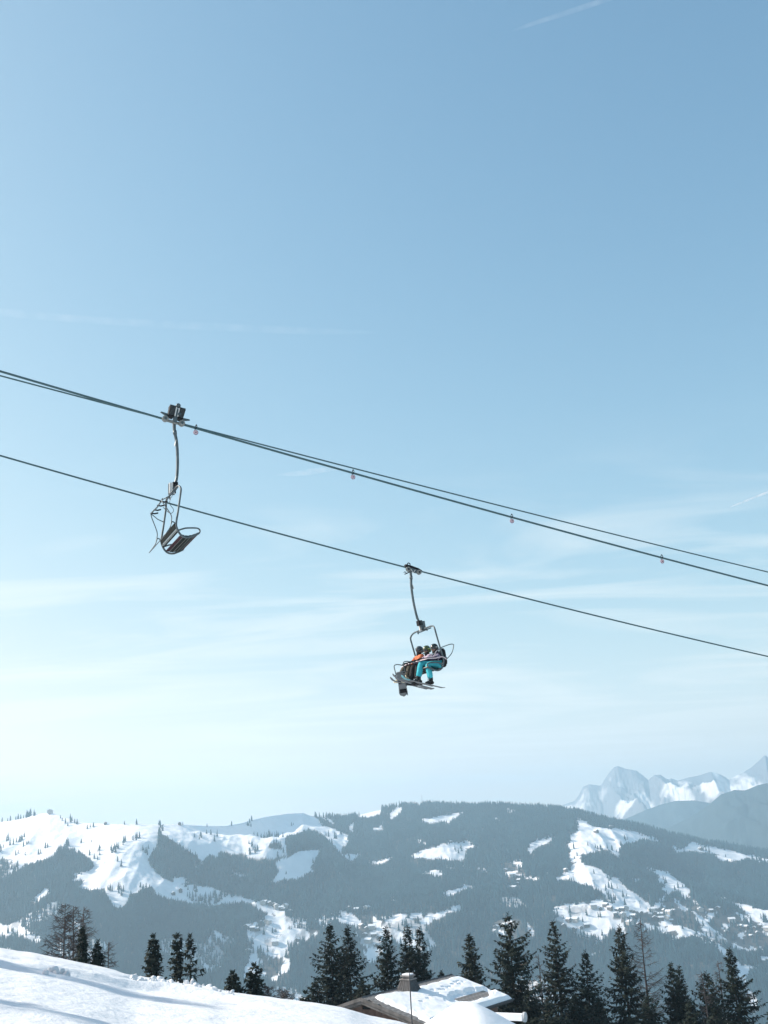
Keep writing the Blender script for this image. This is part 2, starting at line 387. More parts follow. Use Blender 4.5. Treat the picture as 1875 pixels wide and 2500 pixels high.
for o_ in (40, 120, 260, 480, 800, 1200, 1700, 2400): rows.append(rr_all + o_)
RG = np.array(rows); AG = np.broadcast_to(az_all, RG.shape)
ZG = np.maximum(terr(AG, RG), -515.0); XG = np.sin(AG) * RG; YG = np.cos(AG) * RG
PXg, PYg = project(np.stack([XG, YG, ZG], -1))
SN, VG = snow_field(PXg.ravel(), PYg.ravel(), XG.ravel(), YG.ravel())
SN = SN.reshape(RG.shape); VG = VG.reshape(RG.shape)
OPENW = (fbm(XG / 150 + 6, YG / 150, 3) > 0.30) & ((PXg < 760) | (PYg > 2190)); SN = np.maximum(SN, OPENW * (0.55 + 0.45 * (fbm(XG / 20, YG / 30, 3) > 0)))
SN[np.array(RG) > rr_all[None, :] + 1] = 1
SN[np.broadcast_to(np.abs(az_all) > math.radians(23.55), RG.shape)] = 0.0
m_val = D.materials.new('valley_side_ground'); m_val.use_nodes = True
t_ = m_val.node_tree; b_ = t_.nodes['Principled BSDF']; b_.inputs['Roughness'].default_value = 0.85; b_.inputs['Specular IOR Level'].default_value = 0.1
at_ = t_.nodes.new('ShaderNodeAttribute'); at_.attribute_name = 'snow'
co_ = t_.nodes.new('ShaderNodeTexCoord')
n_ = t_.nodes.new('ShaderNodeTexNoise'); n_.inputs['Scale'].default_value = 0.045; n_.inputs['Detail'].default_value = 6
t_.links.new(co_.outputs['Object'], n_.inputs['Vector'])
r_ = t_.nodes.new('ShaderNodeValToRGB'); r_.color_ramp.elements[0].color = (0.050, 0.046, 0.042, 1); r_.color_ramp.elements[1].color = (0.15, 0.135, 0.125, 1)
t_.links.new(n_.outputs['Fac'], r_.inputs[0])
n3_ = t_.nodes.new('ShaderNodeTexNoise'); n3_.inputs['Scale'].default_value = 0.02; n3_.inputs['Detail'].default_value = 8
t_.links.new(co_.outputs['Object'], n3_.inputs['Vector'])
r3_ = t_.nodes.new('ShaderNodeValToRGB'); r3_.color_ramp.elements[0].color = (0.80, 0.80, 0.82, 1); r3_.color_ramp.elements[1].color = (0.92, 0.92, 0.93, 1)
t_.links.new(n3_.outputs['Fac'], r3_.inputs[0])
mx_ = t_.nodes.new('ShaderNodeMix'); mx_.data_type = 'RGBA'
t_.links.new(at_.outputs['Fac'], mx_.inputs[0]); t_.links.new(r_.outputs[0], mx_.inputs[6]); t_.links.new(r3_.outputs[0], mx_.inputs[7])
t_.links.new(mx_.outputs[2], b_.inputs['Base Color'])
bp_ = t_.nodes.new('ShaderNodeBump'); bp_.inputs['Strength'].default_value = 0.5; bp_.inputs['Distance'].default_value = 14.0
t_.links.new(n3_.outputs['Fac'], bp_.inputs['Height']); t_.links.new(bp_.outputs[0], b_.inputs['Normal'])
me = np_mesh('valley_side_terrain', np.stack([XG, YG, ZG], -1).reshape(-1, 3), grid_quads(*RG.shape), m_val, True)
a_ = me.attributes.new('snow', 'FLOAT', 'POINT'); a_.data.foreach_set('value', SN.ravel().astype(np.float32))
link('valley_side_terrain', me, kind='structure')
def ground_pt(x, y):
    """point of the valley side seen at photograph pixel (x, y)"""
    d = ray(x, y); az = math.atan2(d[0], d[1]); tn = d[2] / math.hypot(d[0], d[1])
    r = np.linspace(R_V + 5, float(ridge_dist(np.array(az))) - 2, 900)
    z = terr(np.full(r.shape, az), r); el = z / r
    k = np.argmax(el >= tn) if (el >= tn).any() else len(r) - 1
    return Vector((math.sin(az) * r[k], math.cos(az) * r[k], float(z[k])))
# ---------------------------------------------------------------- the forest on it
rng = np.random.RandomState(3)
def cone_tree(n=6, tiers=3, seed=0):
    rs = np.random.RandomState(seed); V = []; Fc = []
    for k in range(tiers):
        z0 = 0.06 + 0.27 * k; z1 = min(1.0, z0 + 0.52); rad = 0.5 * (1 - k / tiers) ** 0.9 + 0.03
        if k == tiers - 1: z1 = 1.0
        o = len(V)
        for i in range(n):
            a = 2 * math.pi * (i + 0.5 * k) / n; q = rad * rs.uniform(0.72, 1.15)
            V.append((q * math.cos(a), q * math.sin(a), z0 + rs.uniform(-0.04, 0.03)))
        V.append((rs.uniform(-.03, .03), rs.uniform(-.03, .03), z1))
        Fc += [(o + i, o + (i + 1) % n, o + n) for i in range(n)]
    return np.array(V), np.array(Fc)
FT = [cone_tree(6, 3, s) for s in range(6)]
def forest_mesh(name, P, H, Wd, mat):
    Vs, Fs, off = [], [], 0
    kinds = rng.randint(0, len(FT), len(P))
    for k in range(len(FT)):
        idx = np.where(kinds == k)[0]
        if not len(idx): continue
        v, f = FT[k]; a = rng.rand(len(idx)) * 6.283
        ca, sa = np.cos(a)[:, None], np.sin(a)[:, None]
        x = (v[None, :, 0] * ca - v[None, :, 1] * sa) * Wd[idx][:, None] + P[idx, 0:1]
        y = (v[None, :, 0] * sa + v[None, :, 1] * ca) * Wd[idx][:, None] + P[idx, 1:2]
        z = v[None, :, 2] * H[idx][:, None] + P[idx, 2:3]
        Vs.append(np.stack([x, y, z], -1).reshape(-1, 3))
        Fs.append((f[None] + (np.arange(len(idx)) * len(v))[:, None, None] + off).reshape(-1, 3)); off += len(idx) * len(v)
    return np_mesh(name, np.concatenate(Vs), np.concatenate(Fs), mat)
m_far_hazed = material('far_conifer_haze_tint', (0.010, 0.038, 0.050), 0.95, second=(0.020, 0.056, 0.070), scale=0.012, spec=0.1)  # blue of the distance haze is put into the conifers' base colour
NC = 150000
azr = rng.uniform(math.radians(-22.5), math.radians(22.5), NC)
tr = rng.rand(NC) ** 0.75
rt = R_V - 120 + (ridge_dist(azr) + 60 - R_V + 120) * tr
zt = terr(azr, np.minimum(rt, ridge_dist(azr) + 60)); xt = np.sin(azr) * rt; yt = np.cos(azr) * rt
pxt, pyt = project(np.stack([xt, yt, zt], -1))
st, vt = snow_field(pxt + 7 * fbm(xt / 21 + 2, yt / 21, 2) + 6 * rng.randn(NC) * 0.6, pyt + 3.0 * fbm(xt / 18 + 7, yt / 18, 2) + 1.5 * rng.randn(NC), xt, yt)
Hh_all = rng.uniform(11, 23, NC) * (1 + 0.25 * fbm(xt / 70, yt / 70, 2))
s_up2, _ = snow_field(pxt, pyt - 0.60 * Hh_all * FPX / rt, xt, yt)
keep = (st < 0.5) & (s_up2 < 0.5) & (~vt | (rng.rand(NC) < 0.10))
# thin, ragged edge trees on the open slopes
thin = (st > 0.5) & (fbm(xt / 60, yt / 60, 3) > 0.28) & (rng.rand(NC) < 0.10) & (pyt > 2040)
past = rt > ridge_dist(azr) - 2
bare_ridge = past & ((pxt < 860))
keep = (keep | thin) & ~bare_ridge
bowl = (pxt > 392) & (pxt < 600) & (pyt < 2075)          # the shaded bowl is only thinly wooded
keep &= ~bowl | (rng.rand(NC) < 0.25)
openw = (fbm(xt / 150 + 6, yt / 150, 3) > 0.30) & ((pxt < 760) | (pyt > 2190))     # open woodland with snow between the trees
keep &= ~openw | (rng.rand(NC) < 0.22)
P = np.stack([xt, yt, zt - 0.5], -1)[keep]
Hh = Hh_all[keep]; Wd = Hh * rng.uniform(0.27, 0.42, len(P))
link('forest', forest_mesh('forest', P, Hh, Wd, m_far_hazed), label='dense dark conifer forest covering the far side of the valley', category='forest', kind='stuff')
print('forest trees', len(P))
# single trees that stand clear on the open snow
LONE = [zmA(*p) for p in ((530, 300), (545, 395), (565, 400), (518, 375), (470, 305), (360, 175), (378, 190), (392, 205), (410, 185), (432, 190), (350, 160), (445, 195), (505, 222), (522, 212), (540, 212),
        (720, 192), (790, 190), (812, 560), (830, 565), (845, 570), (865, 570), (1150, 650), (1157, 640), (1285, 605), (1300, 603), (1315, 605), (1240, 590), (1145, 548), (1440, 205), (1455, 168), (1445, 190), (1198, 205), (1340, 205),
        (1530, 835), (1590, 820), (90, 375), (105, 365), (135, 325), (155, 312), (165, 305), (222, 370), (235, 365), (262, 335), (275, 330), (145, 375), (75, 830), (68, 815), (100, 825), (150, 840), (205, 855), (45, 825), (12, 180), (45, 165), (60, 160), (92, 155), (105, 152), (120, 148), (137, 145),
        (1640, 360), (1610, 395), (1560, 325), (1585, 310), (1600, 300), (1445, 370), (1490, 265), (1470, 255), (1220, 255), (1195, 250), (580, 335), (680, 410))]
LONE += [zmB(*p) for p in ((20, 170), (35, 165), (265, 205), (275, 200), (10, 205), (30, 210), (105, 835), (155, 825), (175, 820), (1150, 135), (1165, 130), (345, 240), (600, 395), (20, 350), (185, 385))]
LONE += [zmC(*p) for p in ((835, 290), (845, 285), (830, 282), (652, 480), (740, 522), (748, 515), (1415, 385), (1190, 325), (555, 380), (540, 395), (690, 340), (1265, 345), (1285, 345), (1120, 575), (1165, 560), (1140, 565), (1650, 690), (1590, 670), (690, 735), (1010, 800), (1165, 800), (815, 505), (1305, 745), (1075, 610))]
v0, f0 = cone_tree(8, 4, 21); lone_mesh = [np_mesh('distant_spruce', *cone_tree(8, 4, 21 + q), m_far_hazed) for q in range(3)]
def spruce_label(x, y):
    if x < 70 and y < 2020: w_ = 'on the skyline left of the leftmost far summit'
    elif x < 240 and y < 2030: w_ = 'just below the leftmost far summit'
    elif x < 320 and y < 2130: w_ = 'on the open left snowfield of the far ridge'
    elif x < 130: w_ = 'on the low snowy hill at the left edge'
    elif x < 620 and y < 2060: w_ = 'on the level far ridge left of the middle'
    elif x < 620: w_ = 'on the low snowfield of the left spur'
    elif x < 720 and y > 2200: w_ = 'on the narrow snow run left of the middle'
    elif x < 900: w_ = 'on the bright snowy shoulder left of the wooded summit'
    elif x < 1400: w_ = 'on the small upper clearing of the wooded hill'
    elif y < 2110: w_ = 'on the large upper snowfield of the right hill'
    elif y < 2190: w_ = 'on the lower ski run of the right hill'
    else: w_ = 'among the snow patches in the right valley'
    return 'small dark spruce standing clear ' + w_, 'tree', 'spruces ' + w_
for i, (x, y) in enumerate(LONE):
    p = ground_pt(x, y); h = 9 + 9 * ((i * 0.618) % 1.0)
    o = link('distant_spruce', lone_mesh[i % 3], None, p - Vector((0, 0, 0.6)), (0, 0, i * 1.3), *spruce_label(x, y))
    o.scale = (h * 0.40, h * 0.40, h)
# ---------------------------------------------------------------- huts, village houses, lift pylons over there
m_roofsnow = material('roof_snow', (0.80, 0.82, 0.84), 0.8, scale=0.5)
m_chalet_far = material('far_timber', (0.10, 0.075, 0.055), 0.8, scale=0.6)
m_pale = material('far_plaster', (0.45, 0.42, 0.38), 0.8, scale=0.6)
m_steel_far = material('far_steel', (0.22, 0.23, 0.24), 0.5, scale=0.6)
def house_meshes(w, d, h, rh, wall_mat):
    a = MB(); a.box((0, 0, h / 2 - 1), (w, d, h + 2))
    a.prism([(-w / 2, -d / 2, h), (w / 2, -d / 2, h), (0, -d / 2, h + rh - 0.15)], [(-w / 2, d / 2, h), (w / 2, d / 2, h), (0, d / 2, h + rh - 0.15)])
    b = MB(); e = 1.0
    for s_ in (-1, 1):
        b.prism([(0, -d / 2 - e, h + rh), (s_ * (w / 2 + e), -d / 2 - e, h - rh * 2 * e / w), (s_ * (w / 2 + e), -d / 2 - e, h - rh * 2 * e / w + .7), (0, -d / 2 - e, h + rh + .7)],
                [(0, d / 2 + e, h + rh), (s_ * (w / 2 + e), d / 2 + e, h - rh * 2 * e / w), (s_ * (w / 2 + e), d / 2 + e, h - rh * 2 * e / w + .7), (0, d / 2 + e, h + rh + .7)])
    return a.mesh('wall', wall_mat), b.mesh('roof', m_roofsnow)
HM = [house_meshes(11, 13, 5.5, 2.8, m_chalet_far), house_meshes(9, 12, 6.5, 2.6, m_chalet_far), house_meshes(13, 16, 7, 3.4, m_pale), house_meshes(8, 9, 4, 2.2, m_chalet_far)]
def far_house(name, p, k, rot, label, group=None, sc=1.0):
    e = empty(name, p, (0, 0, rot), label=label, category='house', group=group); e.scale = (sc, sc, sc)
    link('wall', HM[k][0], e); link('roof', HM[k][1], e)
    return e
HOUSES = [zmC(*p) for p in ((790, 700), (815, 695), (840, 690), (865, 700), (890, 712), (780, 725), (820, 730), (850, 740), (880, 735), (930, 720), (985, 700), (1010, 715), (1035, 725), (1060, 705), (1085, 715), (1110, 700), (1005, 745), (1040, 750), (1075, 745), (1100, 760),
          (480, 790), (505, 760), (545, 760), (580, 800), (610, 790), (540, 815), (650, 680), (690, 690), (720, 670), (745, 690), (1270, 700), (1330, 700), (1370, 690), (1400, 640), (1350, 610), (1500, 790), (1530, 800), (1420, 830), (1450, 760), (1580, 800), (1620, 790), (1600, 835), (1650, 810), (1560, 850), (1340, 890), (1310, 900), (1400, 880),
          (1160, 860), (1120, 880), (1050, 840), (860, 775), (910, 780), (1230, 860), (140, 470), (180, 500), (210, 545), (190, 570), (220, 530))]
HOUSES += [zmB(*p) for p in ((100, 660), (135, 655), (170, 670), (205, 690), (230, 680), (255, 705), (670, 790), (700, 810), (730, 800), (690, 840), (740, 845), (770, 860), (710, 880), (750, 900), (600, 690), (640, 700), (700, 690), (940, 600), (1450, 800), (1500, 790), (1440, 830), (20, 800), (60, 810), (15, 940), (170, 890), (300, 870))]
HOUSES += [zmA(*p) for p in ((1530, 655), (1560, 665), (1600, 680), (1640, 690), (1430, 795), (1460, 810), (1550, 770))]
def house_label(x, y):
    if x < 720: w_ = 'beside the narrow snow run left of the middle'
    elif x < 960: w_ = 'on the low slope behind the touching pair of spruces'
    elif x < 1240: w_ = 'on the hazy slope above the chalet roof'
    elif x < 1290: w_ = 'along the thin snowy track left of the lower ski run'
    elif x < 1440: w_ = 'left of the foot of the lower ski run'
    elif x < 1560: w_ = 'at the foot of the lower ski run'
    elif x < 1700: w_ = 'right of the foot of the lower ski run'
    else: w_ = 'near the right edge above the rightmost spruce'
    return 'tiny snow-roofed village house ' + w_, 'village houses ' + w_
for i, (x, y) in enumerate(HOUSES):
    far_house('village_house', ground_pt(x, y), i % 4, 0.6 + 1.1 * math.sin(i * 2.7), *house_label(x, y))
RH = [(zmA(290, 128), 2, 0.1, 'long low hut on the top of the leftmost far summit', 1.05), (zmA(610, 190), 3, 0.4, 'small hut on the far ridge right of the leftmost summit', 1.0), (zmA(1040, 196), 3, 0.2, 'small hut on the level far ridge above the shaded bowl', 1.2),
      (zmC(665, 240), 0, 0.5, 'dark barn on the large upper snowfield of the right far hill', 1.0), (zmC(1270, 342), 0, 0.2, 'dark barn on the long narrow snowfield at the right edge', 1.1), (zmC(490, 468), 1, 0.3, 'dark hut at the top left of the lower ski run', 1.0),
      (zmA(1000, 600), 3, 0.7, 'dark hut low on the left open spur', 1.1), (zmA(1045, 585), 1, 0.2, 'dark hut in the middle of the low left snowfield', 1.0), (zmA(1130, 580), 3, 0.9, 'dark hut at the right of the low left snowfield', 1.0), (zmB(1185, 300), 3, 0.9, 'dark hut at the top of the middle clearing', 1.0),
      (zmC(745, 215), 0, 0.3, 'dark barn at the upper rim of the right snowfield', 1.0), (zmB(985, 70), 2, 0.2, 'pale building on the highest wooded far summit beside the mast', 1.0)]
for (x, y), k, rz, lab, sc in RH: far_house('mountain_hut', ground_pt(x, y + 1), k, rz, lab, None, sc)
# relay mast on the wooded summit
p = ground_pt(1031, 1965); mb = MB(); mb.tube([(0, 0, -2), (0, 0, 22), (0, 0, 36)], [0.9, 0.7, 0.35], 6); e = mb.build('relay_mast', m_steel_far, None, label='thin relay mast on the wooded summit of the far hill', category='mast'); e.location = p
mb = MB(); [mb.box((0, 0, z), (2.2, 2.2, 1.2)) for z in (24, 30)]; mb.build('antenna', m_steel_far, e)
# lift pylons on the lower run
mb = MB(); mb.tube([(0, 0, -1), (0, 0, 12)], [0.6, 0.4], 6); pm = mb.mesh('mast', m_steel_far)
mb = MB(); mb.box((0, 0, 12.2), (6.5, 0.7, 0.5)); cm = mb.mesh('crossarm', m_steel_far)
for i, (u, v) in enumerate(((535, 525), (655, 560), (765, 608), (920, 680), (975, 640))):
    e = empty('lift_pylon', ground_pt(*zmC(u, v)), (0, 0, 0.4), label=('%s lift pylon on the lower ski run, counted from the top' % ('first', 'second', 'third', 'fourth', 'lowest')[i]), category='pylon', group='lift pylons on the far ski run')
    e.scale = (1.4, 1.4, 1.4); link('mast', pm, e); link('crossarm', cm, e)
# ================================================================ far mountains
def rock_snow_material(name, rock, snow_lo, snow_hi, scale, slope):
    m = D.materials.new(name); m.use_nodes = True; t = m.node_tree; b = t.nodes['Principled BSDF']; b.inputs['Roughness'].default_value = 0.9; b.inputs['Specular IOR Level'].default_value = 0.1
    g = t.nodes.new('ShaderNodeNewGeometry'); s_ = t.nodes.new('ShaderNodeSeparateXYZ'); t.links.new(g.outputs['Normal'], s_.inputs[0])
    co = t.nodes.new('ShaderNodeTexCoord'); n = t.nodes.new('ShaderNodeTexNoise'); n.inputs['Scale'].default_value = scale; n.inputs['Detail'].default_value = 9; n.inputs['Roughness'].default_value = 0.62
    ms = t.nodes.new('ShaderNodeMapping'); ms.inputs['Scale'].default_value = (1.0, 0.55, 0.30); t.links.new(co.outputs['Object'], ms.inputs[0]); t.links.new(ms.outputs[0], n.inputs['Vector'])
    ma = t.nodes.new('ShaderNodeMath'); ma.operation = 'MULTIPLY_ADD'; ma.inputs[1].default_value = slope; t.links.new(n.outputs['Fac'], ma.inputs[0]); t.links.new(s_.outputs['Z'], ma.inputs[2])
    r = t.nodes.new('ShaderNodeValToRGB'); r.color_ramp.elements[0].position = snow_lo; r.color_ramp.elements[0].color = (*rock, 1); r.color_ramp.elements[1].position = snow_hi; r.color_ramp.elements[1].color = (0.88, 0.88, 0.9, 1)
    t.links.new(ma.outputs[0], r.inputs[0]); t.links.new(r.outputs[0], b.inputs['Base Color'])
    return m
def mountain(name, crest, dist, depth, zbase, mat, rough, label, seed, nr=90, nc=420, az_pad=0.10, gully=1.0):
    ca, ctn = pix_angle(crest)
    az = np.linspace(ca[0], ca[-1], nc); t = np.linspace(0, 1, nr)
    A, T = np.meshgrid(az, t); tn = np.interp(A, ca, ctn)
    rc = dist * (1 + 0.05 * np.sin(A * 9 + seed))
    front = T < 0.7; tf = np.where(front, T / 0.7, (1 - T) / 0.3)
    r = np.where(front, rc - depth * (1 - tf), rc + depth * 0.5 * (1 - tf))
    zc_ = tn * rc
    z = zbase + (zc_ - zbase) * tf ** 1.25
    x = np.sin(A) * r; y = np.cos(A) * r
    w = np.clip((1 - tf) * 5, 0.0, 1) * np.clip(tf * 6, 0, 1)
    z = z + w * rough * ((ridged(x / (900 * gully) + seed, y / (1700 * gully), 5) - 0.55) * 1.4) + w * rough * 0.30 * (ridged(x / (240 * gully) + 4.4, y / (600 * gully), 4) - 0.5) + rough * 0.16 * fbm(x / 150 + seed, y / 330, 5, 0.6) * (tf > 0.03) * np.clip((1 - tf) * 9 + 0.12, 0, 1)
    z = np.maximum(z, -515.0)
    me = np_mesh(name, np.stack([x, y, z], -1).reshape(-1, 3), grid_quads(nr, nc), mat, False)
    # snow lies in the gullies and on the ledge below the cliffs, rock ribs stay bare
    g_ = ridged(x / 170 + 1.3, y / 520 + 0.11 * z / 100, 4); band = np.exp(-((tf - 0.74 + 0.06 * fbm(x / 300, y / 300, 3)) / 0.06) ** 2)
    sn = np.clip((0.545 - g_ + 0.16 * band + 0.30 * fbm(x / 260 + 3, y / 260, 4)) * 5, 0, 1) * np.clip((tf - 0.45) * 6, 0, 1)
    at2 = me.attributes.new('snow', 'FLOAT', 'POINT'); at2.data.foreach_set('value', sn.ravel().astype(np.float32))
    return link(name, me, kind='structure', label=label)
zE = lambda u, v: (1350 + u * 0.31645, 1820 + v * 0.31645)
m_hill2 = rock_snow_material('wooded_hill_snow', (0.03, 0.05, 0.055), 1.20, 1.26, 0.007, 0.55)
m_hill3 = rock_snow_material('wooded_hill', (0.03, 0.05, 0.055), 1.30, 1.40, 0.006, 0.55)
m_peak = D.materials.new('peak_rock_and_snow'); m_peak.use_nodes = True
t2 = m_peak.node_tree; b2 = t2.nodes['Principled BSDF']; b2.inputs['Roughness'].default_value = 0.9; b2.inputs['Specular IOR Level'].default_value = 0.1
a2 = t2.nodes.new('ShaderNodeAttribute'); a2.attribute_name = 'snow'
r2 = t2.nodes.new('ShaderNodeValToRGB'); r2.color_ramp.elements[0].color = (0.16, 0.17, 0.19, 1); r2.color_ramp.elements[1].color = (0.74, 0.73, 0.73, 1)
t2.links.new(a2.outputs['Fac'], r2.inputs[0]); t2.links.new(r2.outputs[0], b2.inputs['Base Color'])
mountain('far_peaks', [zE(-500, 560), zE(-100, 500), zE(90, 450), zE(170, 425), zE(200, 380), zE(232, 315), zE(280, 300), zE(370, 312), zE(400, 260), zE(440, 200), zE(470, 165), zE(500, 157), zE(560, 178), zE(640, 190), zE(690, 225), zE(735, 265), zE(790, 240), zE(830, 225), zE(870, 250), zE(890, 258), zE(910, 248), zE(960, 268), zE(1050, 242), zE(1150, 220), zE(1220, 200), zE(1280, 215), zE(1330, 240), zE(1355, 262), zE(1400, 240), zE(1480, 200), zE(1550, 150), zE(1600, 105), zE(1635, 72), zE(1665, 95), zE(1700, 110), zE(1850, 60), zE(2100, 150), zE(2500, 300)],
         9500, 3400, -500, m_peak, 390, 'hazy pale rocky peaks with snow on the far right horizon', 2.3, 200, 900)
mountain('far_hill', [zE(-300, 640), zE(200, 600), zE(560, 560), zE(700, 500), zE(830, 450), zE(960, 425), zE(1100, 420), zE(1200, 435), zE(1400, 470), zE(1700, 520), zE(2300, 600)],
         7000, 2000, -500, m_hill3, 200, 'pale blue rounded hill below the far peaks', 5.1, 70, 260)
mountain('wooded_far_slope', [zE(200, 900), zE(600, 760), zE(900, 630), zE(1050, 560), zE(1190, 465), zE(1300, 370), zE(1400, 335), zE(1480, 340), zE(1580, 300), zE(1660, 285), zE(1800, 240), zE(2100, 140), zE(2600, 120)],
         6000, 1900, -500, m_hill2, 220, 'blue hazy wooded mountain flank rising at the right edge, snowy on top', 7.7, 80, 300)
# ground far out to the horizon, below everything
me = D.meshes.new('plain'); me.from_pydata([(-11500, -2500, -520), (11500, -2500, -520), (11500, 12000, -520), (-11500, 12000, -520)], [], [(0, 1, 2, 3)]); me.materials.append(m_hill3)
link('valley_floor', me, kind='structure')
# ================================================================ the air
hz = D.materials.new('haze'); hz.use_nodes = True; t = hz.node_tree; t.nodes.clear()
ho = t.nodes.new('ShaderNodeOutputMaterial'); pv = t.nodes.new('ShaderNodeVolumePrincipled')
pv.inputs['Color'].default_value = (0.55, 0.805, 0.975, 1); pv.inputs['Density'].default_value = 1.42e-4; pv.inputs['Anisotropy'].default_value = 0.25
t.links.new(pv.outputs[0], ho.inputs['Volume'])
mb = MB(); mb.box((0, 4700, 32), (25000, 15600, 1130)); mb.build('haze', hz, kind='stuff', label='thin bluish haze filling the valley', category='haze')
# ================================================================ the near snow slope
CREST = [(-900, 2300), (-300, 2296), (0, 2316), (42, 2325), (84, 2329), (127, 2339), (169, 2348), (211, 2358), (253, 2368), (295, 2381), (329, 2391), (422, 2403), (506, 2415), (557, 2425), (633, 2434), (700, 2443), (780, 2453), (840, 2464),
         (905, 2484), (968, 2497), (1005, 2507), (1100, 2530), (1300, 2580), (1600, 2640), (1875, 2690), (2600, 2760)]
C_AZ, C_TAN = pix_angle(CREST)
C_RHO = np.interp(C_AZ, [C_AZ[0], azp(0), azp(700), azp(1000), azp(1600)], [46, 42, 36, 33, 30])
def fg_base(x, y):
    rho = np.sqrt(x * x + y * y) + 1e-6
    az = np.arctan2(x, np.maximum(y, 1e-3)); az = np.clip(az, -1.2, 1.2)
    te = np.interp(az, C_AZ, C_TAN); rc = np.interp(az, C_AZ, C_RHO)
    B = 1.7 / rc ** 2; A = te + 2 * 1.7 / rc
    z = -1.7 + A * rho - B * rho ** 2
    far = np.clip(rho - 2.2 * rc, 0, None)
    z = z - far * 0.06
    back = np.clip(-y, 0, None)
    return np.where(y < 0, -1.7 + back * 0.14 + A * np.abs(x) * 0.5 * np.clip(1 - back / 30, 0, 1), z)
def hit(x, y, f):
    """where the ray through photograph pixel (x, y) meets the height field f"""
    d = ray(x, y); k = 1 / math.hypot(d[0], d[1]); rho = np.linspace(6, 60, 2200)
    X, Y, Z = d[0] * k * rho, d[1] * k * rho, d[2] * k * rho
    dz = Z - f(X, Y); i = np.argmax(dz < 0) if (dz < 0).any() else int(np.argmin(dz))
    return X[i], Y[i]
# banks pushed up by the groomer: crest polylines seen in the photograph, height, width towards the camera
BANKS = [([(-200, 2338), (0, 2344), (84, 2353), (169, 2370), (253, 2386), (320, 2398)], 0.26, 0.5, 0.0),
         ([(-200, 2350), (0, 2358), (60, 2362), (130, 2372), (200, 2384), (290, 2404), (400, 2420), (520, 2437), (640, 2458), (760, 2482)], 0.22, 0.5, 0.12),
         ([(-200, 2440), (0, 2462), (90, 2472), (180, 2488), (300, 2520)], 0.30, 0.45, 0.0),
         ([(330, 2394), (420, 2402), (506, 2414), (557, 2424)], 0.30, 0.8, 0.25)]
BK = []
for pts, h, w, rough in BANKS:
    BK.append((np.array([hit(px, py, fg_base) for px, py in pts]), h, w, rough))
def fg(x, y):
    z = fg_base(x, y)
    for pts, h, w, rough in BK:
        best = np.full(np.shape(x), 1e9); side = np.zeros(np.shape(x)); tpar = np.zeros(np.shape(x))
        L = 0.0
        for i in range(len(pts) - 1):
            a, b = pts[i], pts[i + 1]; d = b - a; l2 = float(d @ d)
            t = np.clip(((x - a[0]) * d[0] + (y - a[1]) * d[1]) / l2, 0, 1)
            qx, qy = a[0] + t * d[0], a[1] + t * d[1]; ds = np.hypot(x - qx, y - qy)
            m = ds < best; best = np.where(m, ds, best)
            side = np.where(m, np.sign((x - qx) * d[1] - (y - qy) * d[0]), side)      # + = towards the camera
            tpar = np.where(m, L + t * math.sqrt(l2), tpar); L += math.sqrt(l2)
        taper = np.clip(tpar / 6, 0.25, 1) * np.clip((L - tpar) / 7, 0.0, 1)
        crestn = 1 + 0.22 * fbm(tpar / 2.1, tpar * 0 + h, 3) + rough * fbm(tpar / 0.35, best / 0.5 + 3, 3) * 2.0
        prof = np.where(side > 0, np.clip(1 - best / w, 0, 1) ** 1.1, np.exp(-(best / (w * 3.4)) ** 2))
        z = z + h * taper * crestn * prof
    z = z + 0.050 * fbm(x / 7.0, (y + 0.12 * x) / 0.55, 3)          # combed by the groomer along the slope
    z = z + 0.07 * fbm(x / 3.2, y / 1.6, 4) + 0.022 * fbm(x / 0.5, y / 0.3, 3)
    return z
m_snow = snow_material('snow', (0.80, 0.815, 0.83), 0.6, 0.6, 3.2, 0.10)
xs = np.concatenate([np.linspace(-90, -34, 30), np.linspace(-33.8, 14, 360), np.linspace(14.5, 90, 60)])
ys = np.concatenate([np.linspace(-60, 4, 26), np.linspace(4.3, 62, 420), np.linspace(63, 190, 80)])
XX, YY = np.meshgrid(xs, ys); ZZ = fg(XX, YY)
link('snow_slope', np_mesh('snow_slope', np.stack([XX, YY, ZZ], -1).reshape(-1, 3), grid_quads(*XX.shape), m_snow, True), kind='structure')
def gz(x, y): return float(fg(np.array([x]), np.array([y]))[0])
# lumps of ploughed snow along the bank
rn = random.Random(5)
def lump_mesh(seed):
    r_ = random.Random(seed); import bmesh
    bm = bmesh.new(); bmesh.ops.create_icosphere(bm, subdivisions=2, radius=1.0)
    for v in bm.verts:
        n = mnoise.noise(v.co * 1.7 + Vector((seed * 3.1, 0, 0))); v.co *= 0.85 + 0.32 * n
        v.co.z *= 0.75
    me = D.meshes.new('snow_lump'); bm.to_mesh(me); bm.free(); me.materials.append(m_snow); return me
LM = [lump_mesh(s) for s in range(6)]
lumpspots = []
for i in range(58):
    t = rn.random(); px = 325 + t * 240 + rn.uniform(-6, 6); py = 2393 + t * 33 + rn.uniform(-5, 12); lumpspots.append((px, py, rn.uniform(0.05, 0.14)))
for i in range(12):
    t = rn.random(); lumpspots.append((86 + t * 80, 2371 + t * 14 + rn.uniform(-2, 5), rn.uniform(0.05, 0.11)))
for i, (px, py, s) in enumerate(lumpspots):
    hx, hy = hit(px, py, fg_base)
    o = link('snow_lump', LM[i % 6], None, (hx, hy, gz(hx, hy) + s * 0.25), (rn.random() * 3, rn.random() * 3, rn.random() * 6), *(('lump of ploughed snow among those in front of the three spruces', 'snow', 'lumps of ploughed snow by the three spruces') if px > 250 else ('lump of ploughed snow in the small heap at the far left', 'snow', 'lumps in the left snow heap')))
    o.scale = (s * rn.uniform(0.8, 1.5), s, s * rn.uniform(0.7, 1.1))
